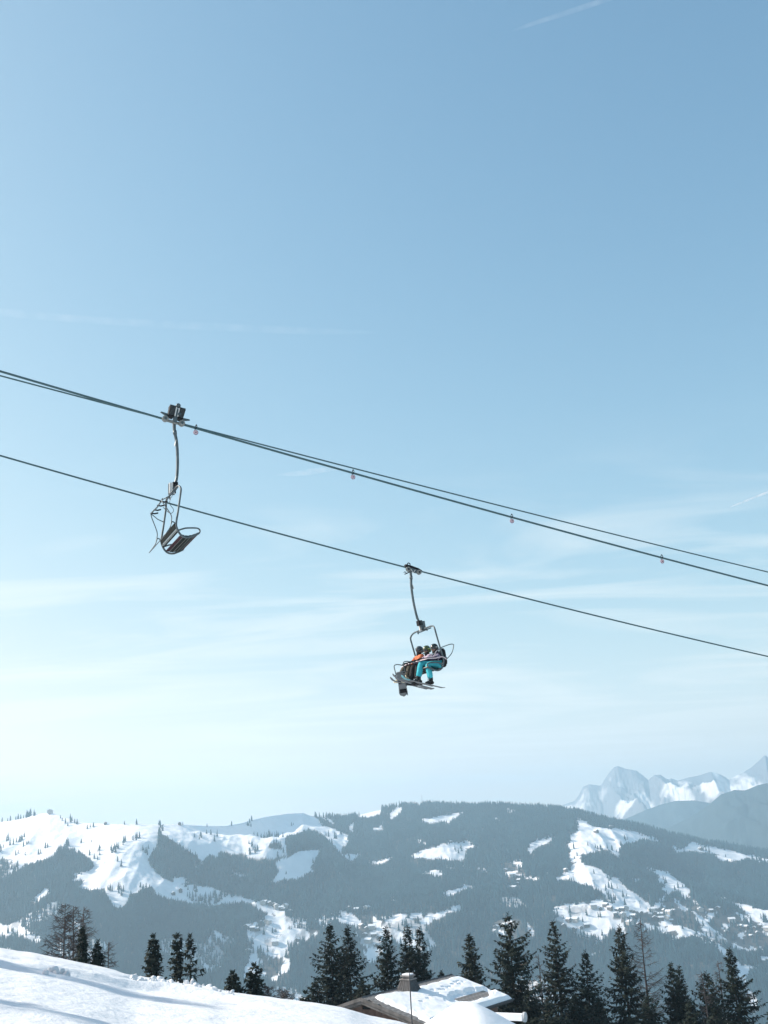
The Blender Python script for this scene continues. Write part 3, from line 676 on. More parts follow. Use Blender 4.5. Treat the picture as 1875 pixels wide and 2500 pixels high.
# ================================================================ conifers
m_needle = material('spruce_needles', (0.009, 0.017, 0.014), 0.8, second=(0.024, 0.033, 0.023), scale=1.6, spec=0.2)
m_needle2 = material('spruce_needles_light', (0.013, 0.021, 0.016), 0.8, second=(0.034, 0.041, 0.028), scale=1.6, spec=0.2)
m_bark = material('bark', (0.05, 0.042, 0.036), 0.9, second=(0.10, 0.085, 0.075), scale=5, spec=0.1)
m_larch = material('larch_bark', (0.060, 0.055, 0.054), 0.9, second=(0.11, 0.10, 0.098), scale=4, spec=0.1)
def spruce_mesh(h, rad, seed, dens=1.0, ragged=0.25, low=0.04, sparse=0.0, hc=None):
    rs = np.random.RandomState(seed)
    wood = MB(); lean = rs.uniform(-0.012, 0.012, 2) * h
    axis = lambda z: np.array([lean[0] * (z / h) ** 2, lean[1] * (z / h) ** 2, z])
    wood.tube([axis(h * t) for t in (0, 0.15, 0.35, 0.6, 0.85, 1.0)], [0.022 * h * (1 - 0.96 * t) * (0.55 + 0.45 * (1 - t)) for t in (0, 0.15, 0.35, 0.6, 0.85, 1.0)], 7)
    V = []; z = low * h; k = 0
    clump = rs.rand(40, 2)
    while z < h * 0.995:
        t = z / h
        nb = 5 + rs.randint(0, 3) if t < 0.85 else 4
        side = rs.rand() * 6.28
        for b in range(nb):
            if rs.rand() < sparse: continue
            a = side + b * 6.283 / nb + rs.uniform(-0.35, 0.35)
            env = rad * min(1.12, (h - z) / (hc or h)) ** 0.95 * (0.55 + 0.45 * min(1, (t - low) / 0.10 + 0.4))
            L = env * (1 + ragged * rs.uniform(-1.3, 1.0)) + 0.10
            # whole sectors grow longer or shorter: uneven outline
            sec = 0.85 + 0.42 * math.sin(a * 2 + seed + z * 0.55) * math.sin(z * 0.9 + seed * 1.7)
            L *= sec
            if L < 0.12: continue
            elev = 0.75 * t ** 1.5 - 0.25 + rs.uniform(-0.12, 0.12)
            base = axis(z + rs.uniform(-0.1, 0.1)); dirh = np.array([math.cos(a), math.sin(a), 0]); sidev = np.array([-math.sin(a), math.cos(a), 0])
            n = max(3, int(L / 0.115 * dens))
            s_ = (np.arange(n) + rs.rand(n)) / n; s_ = s_[s_ > 0.08]
            px = L * s_; pz = L * (elev * s_ - 0.30 * s_ ** 1.6 + 0.34 * s_ ** 3.2)      # droop, then lift at the tip
            for q in range(len(s_)):
                for sd in (-1, 1, 0):
                    if sd == 0 and rs.rand() < 0.45: continue
                    ln = (0.20 + 0.40 * L ** 0.5 * (1 - s_[q]) * 0.6) * rs.uniform(0.7, 1.3)
                    out = dirh * (0.75 if sd else 0.35) + sidev * sd * rs.uniform(0.5, 1.0) + np.array([0, 0, rs.uniform(-0.55, 0.10) if sd else -1.0 * rs.uniform(0.3, 1.0)])
                    out /= np.linalg.norm(out)
                    c = base + dirh * px[q] + np.array([0, 0, pz[q]])
                    up = np.array([rs.uniform(-.5, .5), rs.uniform(-.5, .5), 1.0]); wd = np.cross(out, up); wd /= (np.linalg.norm(wd) + 1e-6); wd *= 0.075 * rs.uniform(0.8, 1.5)
                    m = c + out * ln * 0.45 + np.array([0, 0, 0.02])
                    V += [c, m + wd, c + out * ln, m - wd]
            if L > 0.5 and rs.rand() < 0.8:
                pp = [base + dirh * L * q + np.array([0, 0, L * (elev * q - 0.30 * q ** 1.6 + 0.34 * q ** 3.2)]) for q in (0, 0.35, 0.7, 0.95)]
                wood.tube(pp, [0.018 + 0.008 * L, 0.014 + 0.005 * L, 0.012, 0.006], 3, cap=False)
        z += (0.17 + 0.24 * (1 - t)) * rs.uniform(0.8, 1.25) * (h / 14) ** 0.5 / dens ** 0.5; k += 1
    # leader shoot
    for q in range(14):
        zz = h * (1 - 0.004 * q) ; a = q * 2.4; c = axis(zz); out = np.array([math.cos(a) * 0.6, math.sin(a) * 0.6, 0.7]); V += [c, c + out * 0.12 + [0.03, 0, 0], c + out * 0.28, c + out * 0.12 - [0.03, 0, 0]]
    V = np.array(V); Q = np.arange(len(V)).reshape(-1, 4)
    return wood, V, Q
def spruce(px_top, py_top, rho, h, rad, seed, label, group=None, base=None, mat=None, **kw):
    top = at_rho(px_top, py_top, rho); x, y = top.x, top.y
    zb = gz(x, y) - 0.2 if base is None else base
    h_ = h if h else top.z - zb
    e = empty('spruce_tree', (x, y, top.z - h_), (0, 0, 0), label=label, category='tree', group=group)
    wood, V, Q = spruce_mesh(h_, rad, seed, **kw)
    wood.build('trunk', m_bark, e); link('crown', np_mesh('crown', V, Q, mat or m_needle), e)
    return e
def larch(px_top, py_top, rho, h, rad, seed, label, dens=1.0, twigs=7, low=0.2, ry=0.0):
    rs = np.random.RandomState(seed)
    top = at_rho(px_top, py_top, rho); e = empty('larch_tree', (top.x, top.y, top.z - h), (0, ry, 0), label=label, category='tree')
    w = MB(); bend = rs.uniform(-0.02, 0.02, 2) * h
    axis = lambda z: Vector((bend[0] * math.sin(z / h * 2.5), bend[1] * math.sin(z / h * 3), z))
    w.tube([axis(h * t) for t in np.linspace(0, 1, 10)], [0.011 * h * (1 - 0.95 * t) + 0.016 for t in np.linspace(0, 1, 10)], 7)
    w.build('trunk', m_larch, e, True)
    c = MB(); z = low * h
    while z < h * 0.985:
        t = z / h
        a = rs.rand() * 6.283; L = rad * (1 - t) ** 0.7 * rs.uniform(0.55, 1.15) * min(1, 0.55 + (t - low) * 3) + 0.12
        d = Vector((math.cos(a), math.sin(a), 0)); el = rs.uniform(-0.15, 0.35) + 0.4 * t
        P_ = [axis(z) + d * L * q + Vector((rs.uniform(-.05, .05), rs.uniform(-.05, .05), L * (el * q - 0.25 * q + 0.28 * q ** 2.5))) for q in (0, 0.33, 0.66, 1)]
        c.tube(P_, [0.020 + 0.009 * L, 0.018 + 0.005 * L, 0.017, 0.012], 3, cap=False)
        for q in range(int(1.5 * twigs * (0.4 + L))):
            s_ = rs.uniform(0.2, 1); i = min(2, int(s_ * 3)); f_ = s_ * 3 - i; p = P_[i].lerp(P_[i + 1], f_)
            dd = (d * rs.uniform(0.2, 0.9) + Vector((-d.y, d.x, 0)) * rs.uniform(-1, 1) + Vector((0, 0, rs.uniform(-0.7, 0.5)))).normalized() * rs.uniform(0.2, 0.55) * (0.5 + 0.5 * L ** 0.5)
            c.tube([p, p + dd * 0.5 + Vector((0, 0, -0.03)), p + dd], [0.012, 0.010, 0.007], 3, cap=False)
        z += 0.10 * rs.uniform(0.5, 1.4) / dens * (h / 10) ** 0.5
    c.build('crown', m_larch, e)
    return e
# left group on the crest
larch(160, 2206, 74, 8.5, 2.5, 1, 'leafless larch with a broad crown, leftmost of the trees on the snow slope', 1.1, 9, 0.22)
larch(176, 2212, 75, 8.3, 2.2, 8, 'leafless larch with a straight trunk close beside the leftmost larch', 1.0, 8, 0.22)
larch(206, 2214, 77, 8.5, 1.9, 2, 'slimmer leafless larch rising behind the first dark spruce on the left', 1.0, 8, 0.25)
spruce(204, 2266, 72, 5.6, 1.25, 11, 'dark spruce in front of the leafless larches at the left', ragged=0.4, low=0.02)
spruce(240, 2298, 72, 5.0, 1.55, 12, 'broad low spruce at the right end of the leftmost tree group', ragged=0.45, low=0.0)
larch(265, 2300, 75, 4.6, 1.0, 14, 'small leafless sapling behind the broad low spruce at the left', 0.8, 6, 0.2)
spruce(374, 2284, 66, 4.2, 1.25, 13, 'bushy dark spruce, left one of three beside the snow lumps', ragged=0.3, low=0.0)
spruce(432, 2282, 68, 4.6, 0.95, 15, 'narrow one-sided spruce, middle one of three beside the snow lumps', ragged=0.55, low=0.0, sparse=0.12)
spruce(465, 2284, 67, 4.8, 0.95, 16, 'thin half-bare spruce with drooping lower branches, right one of three', ragged=0.5, low=0.02, sparse=0.45, dens=0.7)
spruce(568, 2375, 60, 1.9, 0.72, 17, 'very small spruce just right of the snow lumps', ragged=0.3, low=0.0)
spruce(619, 2356, 60, 2.6, 0.95, 18, 'short plump spruce next to the very small one above the slope', ragged=0.3, low=0.0)
# middle, behind the chalet
spruce(809, 2258, 88, 13, 2.6, 21, 'tall spruce left of the chalet, left one of a touching pair', hc=7, ragged=0.3)
spruce(851, 2262, 90, 13, 2.5, 22, 'tall spruce left of the chalet, right one of a touching pair', hc=7, ragged=0.35)
spruce(941, 2264, 92, 12, 1.9, 23, 'narrow spruce behind the chimney, left one of three in a clump', hc=6, ragged=0.35)
spruce(990, 2262, 94, 13, 2.1, 24, 'dark spruce directly behind the chimney, middle one of the clump', hc=6.5, ragged=0.4)
spruce(1020, 2266, 95, 13, 2.1, 25, 'spruce with raised branch tips, right one of the clump behind the chimney', hc=6.5, ragged=0.45)
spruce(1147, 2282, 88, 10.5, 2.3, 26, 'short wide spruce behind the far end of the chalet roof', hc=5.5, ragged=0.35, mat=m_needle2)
spruce(1240, 2230, 90, 15, 3.2, 27, 'tall broad spruce with dark arching branches right of the chalet', hc=6.5, ragged=0.45, low=0.10, sparse=0.06)
larch(1312, 2330, 92, 10, 1.3, 28, 'leaning leafless larch between two big spruces right of the chalet', 0.7, 5, 0.2)
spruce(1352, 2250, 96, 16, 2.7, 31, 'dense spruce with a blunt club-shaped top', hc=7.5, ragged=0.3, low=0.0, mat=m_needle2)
spruce(1424, 2322, 96, 14, 2.3, 32, 'shorter spruce tucked against the blunt-topped one', hc=6, ragged=0.35)
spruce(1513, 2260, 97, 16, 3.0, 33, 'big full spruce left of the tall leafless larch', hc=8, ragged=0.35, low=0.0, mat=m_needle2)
larch(1568, 2240, 99, 16, 2.9, 34, 'tall leafless larch standing among the spruces at the right', 1.0, 8, 0.15)
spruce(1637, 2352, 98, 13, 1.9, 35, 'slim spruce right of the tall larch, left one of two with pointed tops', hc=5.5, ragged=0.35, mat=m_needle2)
spruce(1654, 2360, 100, 13, 2.2, 36, 'slim spruce right of the tall larch, right one of two with pointed tops', hc=6, ragged=0.35)
larch(1708, 2372, 96, 11, 1.2, 37, 'thin pale leafless larch in front of a low spruce near the right', 0.9, 6, 0.2)
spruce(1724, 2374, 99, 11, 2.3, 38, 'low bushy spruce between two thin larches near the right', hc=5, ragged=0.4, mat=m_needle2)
larch(1752, 2346, 98, 12, 1.3, 39, 'thin leafless larch just left of the rightmost big spruce', 0.9, 6, 0.2)
spruce(1780, 2315, 97, 14, 2.6, 40, 'rightmost big spruce with stepped branches, snow run behind it', hc=7, ragged=0.4)
spruce(1882, 2478, 96, 9, 1.6, 41, 'spruce of which only branch tips show at the right edge', hc=5, ragged=0.4)
# lower fill trees whose tops stay in the shade of the big ones
FILL = [(1290, 2420, 86, 2.4, 'dark low spruce at the foot of the tall broad spruce'), (1400, 2430, 88, 2.6, 'dark low spruce at the foot of the blunt-topped spruce'), (1462, 2440, 90, 2.4, 'dark low spruce left of the big full spruce'), (1580, 2430, 91, 2.5, 'dark low spruce under the tall leafless larch'),
        (1685, 2440, 90, 2.3, 'dark low spruce under the two slim pointed spruces'), (1220, 2440, 84, 2.2, 'dark low spruce beside the end wall of the chalet'), (1340, 2446, 84, 2.5, 'dark low spruce between the broad and the blunt-topped spruces'), (1745, 2450, 92, 2.3, 'dark low spruce left of the rightmost big spruce'),
        (885, 2395, 86, 2.3, 'dark low spruce between the spruce pair and the clump by the chimney'), (770, 2395, 86, 1.9, 'dark low spruce at the left foot of the spruce pair'), (1075, 2372, 96, 1.5, 'tiny spruce top peeping over the chalet ridge')]
for i, (x, y, rho, rd, lab) in enumerate(FILL): spruce(x, y, rho, 7.5, rd, 60 + i, lab, ragged=0.35, low=0.0, hc=4.5)
spruce(745, 2424, 62, 1.8, 0.55, 80, 'tiny dark spruce poking over the snow crest left of the spruce pair', ragged=0.4, low=0.0)
larch(690, 2416, 58, 1.9, 0.8, 81, 'low bare shrub on the snow crest left of the tiny spruce', 1.6, 7, 0.02)
larch(655, 2408, 60, 1.9, 0.7, 82, 'low bare shrub on the snow crest right of the short plump spruce', 1.4, 6, 0.02)
# spruces just outside the left edge; their long shadows lie across the slope
def side_spruce(x, y, h, rad, seed, label):
    e = empty('spruce_tree', (x, y, gz(x, y) - 0.2), label=label, category='tree')
    wood, V, Q = spruce_mesh(h, rad, seed, ragged=0.2, low=0.02, hc=h * 0.5); wood.build('trunk', m_bark, e); link('crown', np_mesh('crown', V, Q, m_needle), e)
side_spruce(-31.5, 26.4, 18.2, 4.2, 91, 'spruce outside the left edge that casts the long shadow across the snow slope')
side_spruce(-20.5, 17.6, 11.4, 2.4, 92, 'spruce outside the left edge that casts the short shadow at the bottom left')
# ================================================================ the chalet
m_wood = material('grey_timber', (0.065, 0.063, 0.060), 0.85, second=(0.13, 0.125, 0.12), scale=3, bump=0.3, bscale=12)
m_brown = material('brown_timber', (0.085, 0.055, 0.042), 0.85, second=(0.14, 0.095, 0.075), scale=2.5, bump=0.3, bscale=9)
m_dark = material('dark_slate', (0.032, 0.035, 0.039), 0.7, second=(0.06, 0.064, 0.068), scale=6)
m_stone = material('stone_slab', (0.13, 0.125, 0.12), 0.9, second=(0.26, 0.25, 0.24), scale=3, bump=0.2)
m_rsnow = snow_material('roof_snow_near', (0.87, 0.885, 0.90), 1.0, 0.5, 2.5, 0.05)
RA = at(882, 2436, 1.0); RA = RA * (-9.0 / RA.z); RB = at(1103, 2379.5, 1.0); RB = RB * (-9.0 / RB.z)
RL = (RB - RA).length; HW = 4.5; RSL = math.tan(math.radians(16))
ch = empty('chalet', (RA.x, RA.y, RA.z), (0, 0, math.atan2(RB.y - RA.y, RB.x - RA.x)), label='snow-covered chalet with a shallow stone-slab roof and boarded chimney below the slope', category='house')
# local frame: x along the ridge, -y towards the camera's right, z = 0 at the ridge
def rz(y): return -abs(y) * RSL
def slab(y0, y1, x0, x1, dz0, dz1):
    b = MB(); b.prism([(x0, y0, rz(y0) + dz0), (x0, y1, rz(y1) + dz0), (x0, y1, rz(y1) + dz1), (x0, y0, rz(y0) + dz1)], [(x1, y0, rz(y0) + dz0), (x1, y1, rz(y1) + dz0), (x1, y1, rz(y1) + dz1), (x1, y0, rz(y0) + dz1)]); return b
b = slab(-0.002, -HW, 0, RL, -0.22, -0.06); c2 = slab(0.002, HW, 0, RL, -0.22, -0.06); b.add(c2.v, c2.f)
roof = b.build('roof', m_wood, ch)
w = MB(); gx0, gx1 = 0.75, RL - 0.75; wy = HW - 0.7
w.prism([(gx0, -wy, -6.5), (gx0, wy, -6.5), (gx0, wy, rz(wy) - 0.24), (gx0, 0, -0.24), (gx0, -wy, rz(wy) - 0.24)], [(gx1, -wy, -6.5), (gx1, wy, -6.5), (gx1, wy, rz(wy) - 0.24), (gx1, 0, -0.24), (gx1, -wy, rz(wy) - 0.24)])
wall = w.build('wall', m_brown, ch)
for i in range(16):                                      # vertical boards of the gable
    y = -wy + (i + 0.5) * 2 * wy / 16; pb = MB(); pb.box((gx0 - 0.02, y, (rz(y) - 0.3 - 6.5) / 2), (0.05, 2 * wy / 16 - 0.025, 6.5 + rz(y) - 0.3 - 0.05)); pb.build('board', m_brown, wall)
op = MB(); op.box((gx0 - 0.05, 0.15, -0.62), (0.04, 0.55, 0.26)); op.build('loft_opening', material('black_gap', (0.004, 0.004, 0.004), 0.9), ch)
for sgn in (-1, 1):                                      # verge boards, two layers each, and rafter under them
    for (xo, d0, d1, th) in ((-0.06, -0.34, -0.02, 0.06), (-0.125, -0.17, 0.03, 0.06), (0.45, -0.42, -0.23, 0.14)):
        v = MB(); y0, y1 = sgn * 0.004, sgn * (HW + 0.03)
        v.prism([(xo, y0, rz(y0) + d0), (xo, y1, rz(y1) + d0), (xo, y1, rz(y1) + d1), (xo, y0, rz(y0) + d1)], [(xo + th, y0, rz(y0) + d0), (xo + th, y1, rz(y1) + d0), (xo + th, y1, rz(y1) + d1), (xo + th, y0, rz(y0) + d1)])
        v.build('verge_board', m_wood, ch)
fb = MB(); fb.box((RL / 2, -HW - 0.04, rz(HW) - 0.16), (RL, 0.05, 0.2)); fb.build('fascia', m_dark, ch)
gt = MB(); gt.tube([(0, -HW - 0.13, rz(HW) - 0.12), (RL, -HW - 0.13, rz(HW) - 0.10)], 0.065, 8); gt.build('gutter', m_dark, ch, True)
# stone slabs where the snow leaves the roof bare
tm = []
for s_ in range(4):
    q = MB(); r4 = random.Random(s_ + 40); q.prism([(-.21 + r4.uniform(-.02, .02), -.2, -.02), (.21, -.2 + r4.uniform(-.03, .03), -.02), (.2, .2, -.02), (-.2, .2, -.02)], [(-.2, -.19, .025), (.2, -.2, .03), (.19, .19, .02), (-.19, .2, .02)]); tm.append(q.mesh('roof_slab', m_stone))
def roof_snow_h(u, v):
    """thickness of the snow at ridge position u (0..RL) and distance v from the ridge (0..HW)"""
    edge_r = 0.40 + 0.35 * fbm(u / 1.3 + 2, u * 0 + 1, 3) + 0.5 * np.clip(1 - np.abs(u - 4.2) / 1.2, 0, 1)            # bare along the ridge
    edge_l = 0.38 + 0.3 * fbm(v / 0.9, v * 0 + 5, 3) + 0.6 * np.clip(1 - v / 2.0, 0, 1)                              # bare along the left verge
    d1 = (v - edge_r) / 0.35; d2 = (u - edge_l) / 0.35; d3 = (RL - 0.12 - u) / 0.25; d4 = (HW + 0.12 - v) / 0.2
    s = np.clip(np.minimum(np.minimum(d1, d2), np.minimum(d3, d4)), 0, 1)
    # patch slid off near the far eave
    pu, pv_ = u - 7.6 + 0.5 * fbm(v / 0.5, u / 0.6, 3), v - 3.2 + 0.35 * fbm(u / 0.6, v / 0.5, 3)
    hole = np.clip(1.35 - np.sqrt((pu / 2.4) ** 2 + (pv_ / 0.62) ** 2), 0, 0.35) / 0.35
    bumps = 0.26 + 0.07 * fbm(u / 1.1, v / 1.1, 4)
    pits = np.zeros(np.shape(u))
    for k in range(17):
        cu, cv = 2.5 + (k * 0.618 % 1) * 7, 1.35 + (k * 0.377 % 1) * 1.3
        if k < 7: cu, cv = 5.6 + k * 0.62, 1.55 + 0.16 * (k % 2)
        pits = np.maximum(pits, np.clip(1 - np.hypot((u - cu) / 0.20, (v - cv) / 0.13), 0, 1))
    return s ** 0.6 * (bumps * (1 - 0.8 * hole) + 0.0) - 0.16 * pits ** 0.5 * s - 0.05 * (1 - s)
uu = np.linspace(0.02, RL + 0.05, 240); vv = np.linspace(0.05, HW + 0.14, 120); U, Vv = np.meshgrid(uu, vv)
hs = roof_snow_h(U, Vv)
link('roof_snow', np_mesh('roof_snow', np.stack([U, -Vv, -Vv * RSL - 0.055 + hs], -1).reshape(-1, 3), grid_quads(*U.shape), m_rsnow, True), ch)
for i in range(int(RL / 0.42)):
    for j in range(4):
        u_ = 0.25 + i * 0.42 + (0.2 if j % 2 else 0); v_ = 0.22 + j * 0.36
        if float(roof_snow_h(np.array(u_), np.array(v_))) < 0.10 and u_ < RL - 0.2:
            o = link('roof_slab', tm[(i * 3 + j) % 4], roof, (u_, -v_, -v_ * RSL - 0.015 - 0.012 * j % 0.02), (math.atan(RSL) + 0.05, 0, rn.uniform(-.05, .05)))
for j in range(int(HW / 0.36)):
    for i in range(3):
        u_, v_ = 0.18 + i * 0.40, 1.66 + j * 0.36
        if v_ < HW - 0.1 and float(roof_snow_h(np.array(u_), np.array(v_))) < 0.12: link('roof_slab', tm[(i + j * 5) % 4], roof, (u_, -v_, -v_ * RSL - 0.01), (math.atan(RSL) + 0.06, 0, rn.uniform(-.06, .06)))
rcap = MB()
for i in range(22): rcap = MB(); rcap.prism([(i * RL / 22 + .01, -.16, -.05), (i * RL / 22 + .01, 0, .05), (i * RL / 22 + .01, .16, -.05)], [((i + 1) * RL / 22 - .01, -.16, -.04), ((i + 1) * RL / 22 - .01, 0, .065), ((i + 1) * RL / 22 - .01, .16, -.04)]); rcap.build('ridge_slab', m_dark, roof)
# exposed slabs / dark strip by the far eave
for k in range(9):
    for j in range(2): link('roof_slab', tm[(k + j) % 4], roof, (6.2 + k * 0.42, -(3.05 + j * 0.38), -(3.05 + j * 0.38) * RSL - 0.012), (math.atan(RSL) + 0.05, 0, 0))
# chimney: boarded, tapered, with two cap slabs
CU, CV = 4.35, 0.55
chm = empty('chimney_anchor'); D.objects.remove(chm)
cbm = MB(); hb, ht, zb, zt = 0.70, 0.34, -0.50, 0.48
cbm.prism([(CU - hb, -CV - hb, zb), (CU + hb, -CV - hb, zb), (CU + hb, -CV + hb, zb), (CU - hb, -CV + hb, zb)], [(CU - ht, -CV - ht, zt), (CU + ht, -CV - ht, zt), (CU + ht, -CV + ht, zt), (CU - ht, -CV + ht, zt)])
chim = cbm.build('chimney', m_dark, ch)
for face in range(4):
    for i in range(6):
        f0, f1 = -1 + i / 3 + 0.03, -1 + (i + 1) / 3 - 0.03
        P0, P1, P2, P3 = [(f0 * hb, -hb, zb), (f1 * hb, -hb, zb), (f1 * ht, -ht, zt - 0.02), (f0 * ht, -ht, zt - 0.02)]
        R2 = Matrix.Rotation(face * math.pi / 2, 3, 'Z'); bd = MB()
        inn = [R2 @ Vector(p) + Vector((CU, -CV, 0)) for p in (P0, P1, P2, P3)]; outn = [R2 @ (Vector(p) + Vector((0, -0.035, 0))) + Vector((CU, -CV, 0)) for p in (P0, P1, P2, P3)]
        bd.prism(inn, outn); bd.build('cladding_board', m_dark, chim)
for i, (z, s2, th) in enumerate(((0.52, 0.82, 0.07), (0.62, 0.54, 0.13), (0.72, 0.70, 0.07), (0.80, 0.52, 0.08))):
    cp = MB(); cp.box((CU, -CV, z), (s2, s2, th)); cp.build('cap_slab', m_stone if i != 3 else m_rsnow, chim)
# snow mound in front of the roof
mo = hit(1150, 2470, lambda x, y: fg_base(x, y) * 0 - 9.6) if False else None
mt = at_rho(1150, 2447, 58.0)
gx, gy = np.meshgrid(np.linspace(-1, 1, 90), np.linspace(-1, 1, 70)); rr_ = np.sqrt(gx ** 2 + gy ** 2)
prof = (1 - np.sqrt(gx ** 2 + 0.012) * 0.995) * np.cos(np.clip(np.abs(gy), 0, 1) * math.pi / 2) ** 0.6
mz = 3.5 * prof - 3.5 * 0.89 + 0.03 * fbm(gx * 9, gy * 9, 4)
mnd = np_mesh('snow_mound', np.stack([gx * 5.6, gy * 5.0, mz], -1).reshape(-1, 3), grid_quads(70, 90), m_rsnow, True)
link('snow_mound', mnd, None, (mt.x - 0.2, mt.y, mt.z), (0, 0.0, 0.15), 'smooth rounded white snow mound in front of the chalet roof', 'snow mound')
# gutter-like white beam with a round end on a post, right of the mound
bp = at_rho(1278, 2483, 60.0); bl = at_rho(1222, 2481, 60.5)
bm_ = empty('snowy_beam', (bp.x, bp.y, bp.z), label='white snow-topped beam with a round grey end on a thin post', category='beam')
q = MB(); dv = Vector(bl - bp); sd = Vector((-dv.y, dv.x, 0)).normalized() * 0.22; q.prism([sd + Vector((0, 0, -.16)), -sd + Vector((0, 0, -.16)), -sd + Vector((0, 0, .14)), sd + Vector((0, 0, .16))], [dv * 1.6 + sd + Vector((0, 0, -.16)), dv * 1.6 - sd + Vector((0, 0, -.16)), dv * 1.6 - sd + Vector((0, 0, .14)), dv * 1.6 + sd + Vector((0, 0, .16))]); q.build('beam', m_rsnow, bm_)
q = MB(); a_ = -dv.normalized(); q.tube([a_ * 0.005, a_ * 0.12], 0.24, 16); q.build('end_cap', material('grey_metal_cap', (0.45, 0.47, 0.48), 0.5), bm_)
q = MB(); q.tube([a_ * 0.06 + Vector((0, 0, -0.2)), a_ * 0.06 + Vector((0, 0, -5))], 0.045, 8); q.build('post', m_dark, bm_)
# thin dark mast in front of the chalet
mp0 = at_rho(1006, 2500, 50.0); q = MB(); q.tube([(0, 0, -2.5), (0, 0, 1.2), (0, 0, 2.2)], [0.030, 0.026, 0.012], 8)
o = q.build('slender_mast', m_dark, None, label='slender dark mast standing in front of the chimney', category='mast'); o.location = mp0
# ================================================================ the chairlift
m_gal = material('galvanised_steel', (0.055, 0.080, 0.088), 0.40, 0.35, second=(0.10, 0.13, 0.14), scale=6)
m_rope = material('wire_rope', (0.035, 0.085, 0.095), 0.5, 0.3, second=(0.06, 0.12, 0.13), scale=30)
m_black = material('black_plastic', (0.008, 0.009, 0.011), 0.6, var=0.3, spec=0.15)
m_white = material('white_paint', (0.55, 0.56, 0.54), 0.5, var=0.08)
m_slat = material('dark_green_slat', (0.008, 0.012, 0.011), 0.7, second=(0.016, 0.021, 0.019), scale=5, spec=0.08)
m_slat_edge = material('pale_slat', (0.14, 0.15, 0.135), 0.6, var=0.1)
m_red = material('faded_red_slat', (0.035, 0.014, 0.019), 0.6, second=(0.06, 0.026, 0.032), scale=5, spec=0.08)
m_grey_rub = material('grey_roller', (0.14, 0.15, 0.14), 0.7, second=(0.24, 0.25, 0.235), scale=12)
P1 = at_rho(425, 1030, 28.0); P2 = at_rho(1001, 1390, 34.6)
LINE_YAW = math.radians(25.5); LF = Vector((math.cos(LINE_YAW), math.sin(LINE_YAW), 0)); LN = Vector((LF.y, -LF.x, 0))
def rope(name, P0, pts, r, label, category='cable'):
    """a rope in the vertical line plane through P0; the sag is a parabola fitted to the seen points"""
    S_, Z_ = [], []
    for x, y in pts:
        d = Vector(ray(x, y)); q = d * (P0.dot(LN) / d.dot(LN)); S_.append((q - P0).dot(LF)); Z_.append(q.z)
    c = np.polyfit(S_, Z_, 2)
    s = np.concatenate([np.linspace(-70, -16, 20), np.linspace(-15, 26, 60), np.linspace(27, 90, 22)])
    mb = MB(); mb.tube([P0 + LF * a + Vector((0, 0, float(np.polyval(c, a)) - P0.z)) for a in s], r, 10)
    mb.build(name, m_rope, None, True, label=label, category=category)
    return c
PB = P1 + Vector((0, 2.2, 0))
A_PTS = [(0, 905), (155, 951), (319, 1002), (425, 1031), (635, 1090.5), (862, 1155), (1250, 1262), (1617, 1362), (1875, 1430)]
C_PTS = [(0, 1113), (320, 1202), (540, 1263.7), (930, 1370), (1001, 1388), (1140, 1424), (1875, 1602.6)]
cA = rope('haul_rope', P1, A_PTS, 0.030, 'thick upper steel rope that carries the empty chair and small round discs')
cB = rope('signal_cable', PB, [(0, 917), (319, 1000.5), (635, 1087), (800, 1126), (1500, 1303.7), (1875, 1397)], 0.022, 'thinner cable running just above the thick rope on the right')
cC = rope('haul_rope', P2, C_PTS, 0.026, 'lower steel rope that carries the occupied chair')
# pink marker discs clipped on the thick rope
m_pink = material('pale_pink_plastic', (0.60, 0.42, 0.47), 0.5, second=(0.70, 0.55, 0.60), scale=20)
m_pinkdk = material('mauve_rim', (0.22, 0.16, 0.21), 0.6)
NUM = ('disc nearest the empty chair', 'second disc from the empty chair', 'third disc from the empty chair', 'disc farthest from the empty chair')
for i, (px, py) in enumerate(((478, 1052), (862, 1166.5), (1250, 1273), (1617, 1373))):
    d = Vector(ray(px, py)); q = d * (P1.dot(LN) / d.dot(LN)); s = (q - P1).dot(LF); zr = float(np.polyval(cA, s)); C0 = Vector((q.x, q.y, zr))
    e = empty('marker_disc', C0, (0, 0, math.atan2(LF.y, LF.x)), label='small pink wheel-like disc clipped under the thick rope, %s' % NUM[i], category='disc', group='marker discs on the thick rope')
    M_ = Matrix.Translation((0, 0, -0.125)) @ Matrix.Rotation(math.pi / 2, 4, 'X')
    b = MB(); b.lathe([(0.015, -0.008), (0.055, -0.006), (0.055, 0.006), (0.015, 0.008)], 20, M_); b.build('disc', m_pink, e)
    b = MB(); b.lathe([(0.056, -0.014), (0.070, -0.014), (0.072, 0), (0.070, 0.014), (0.056, 0.014), (0.056, -0.014)], 20, M_); b.build('rim', m_pinkdk, e)
    b = MB(); b.lathe([(0.0, -0.02), (0.016, -0.02), (0.016, 0.02), (0, 0.02)], 10, M_); b.build('hub', m_black, e)
    b = MB()
    for k in range(3): a = k * 2.094 + 2.3; b.tube([(0, 0, -0.125), (0.056 * math.cos(a), 0, -0.125 + 0.056 * math.sin(a))], 0.007, 4)
    b.build('spoke', m_pinkdk, e)
    b = MB(); b.tube([(-0.03, 0, -0.08), (-0.01, 0.03, -0.01), (0.0, 0.04, 0.045), (0.012, 0.0, 0.11), (0.03, 0, 0.085), (0.02, -0.04, 0.02), (-0.02, -0.035, -0.04)], 0.012, 6, smooth_pts=3); b.build('clip', m_black, e, True)
def rotx(mb, pivot, a):
    c, s = math.cos(a), math.sin(a)
    mb.v = [(x, pivot[0] + (y - pivot[0]) * c - (z - pivot[1]) * s, pivot[1] + (y - pivot[0]) * s + (z - pivot[1]) * c) for x, y, z in mb.v]
    return mb
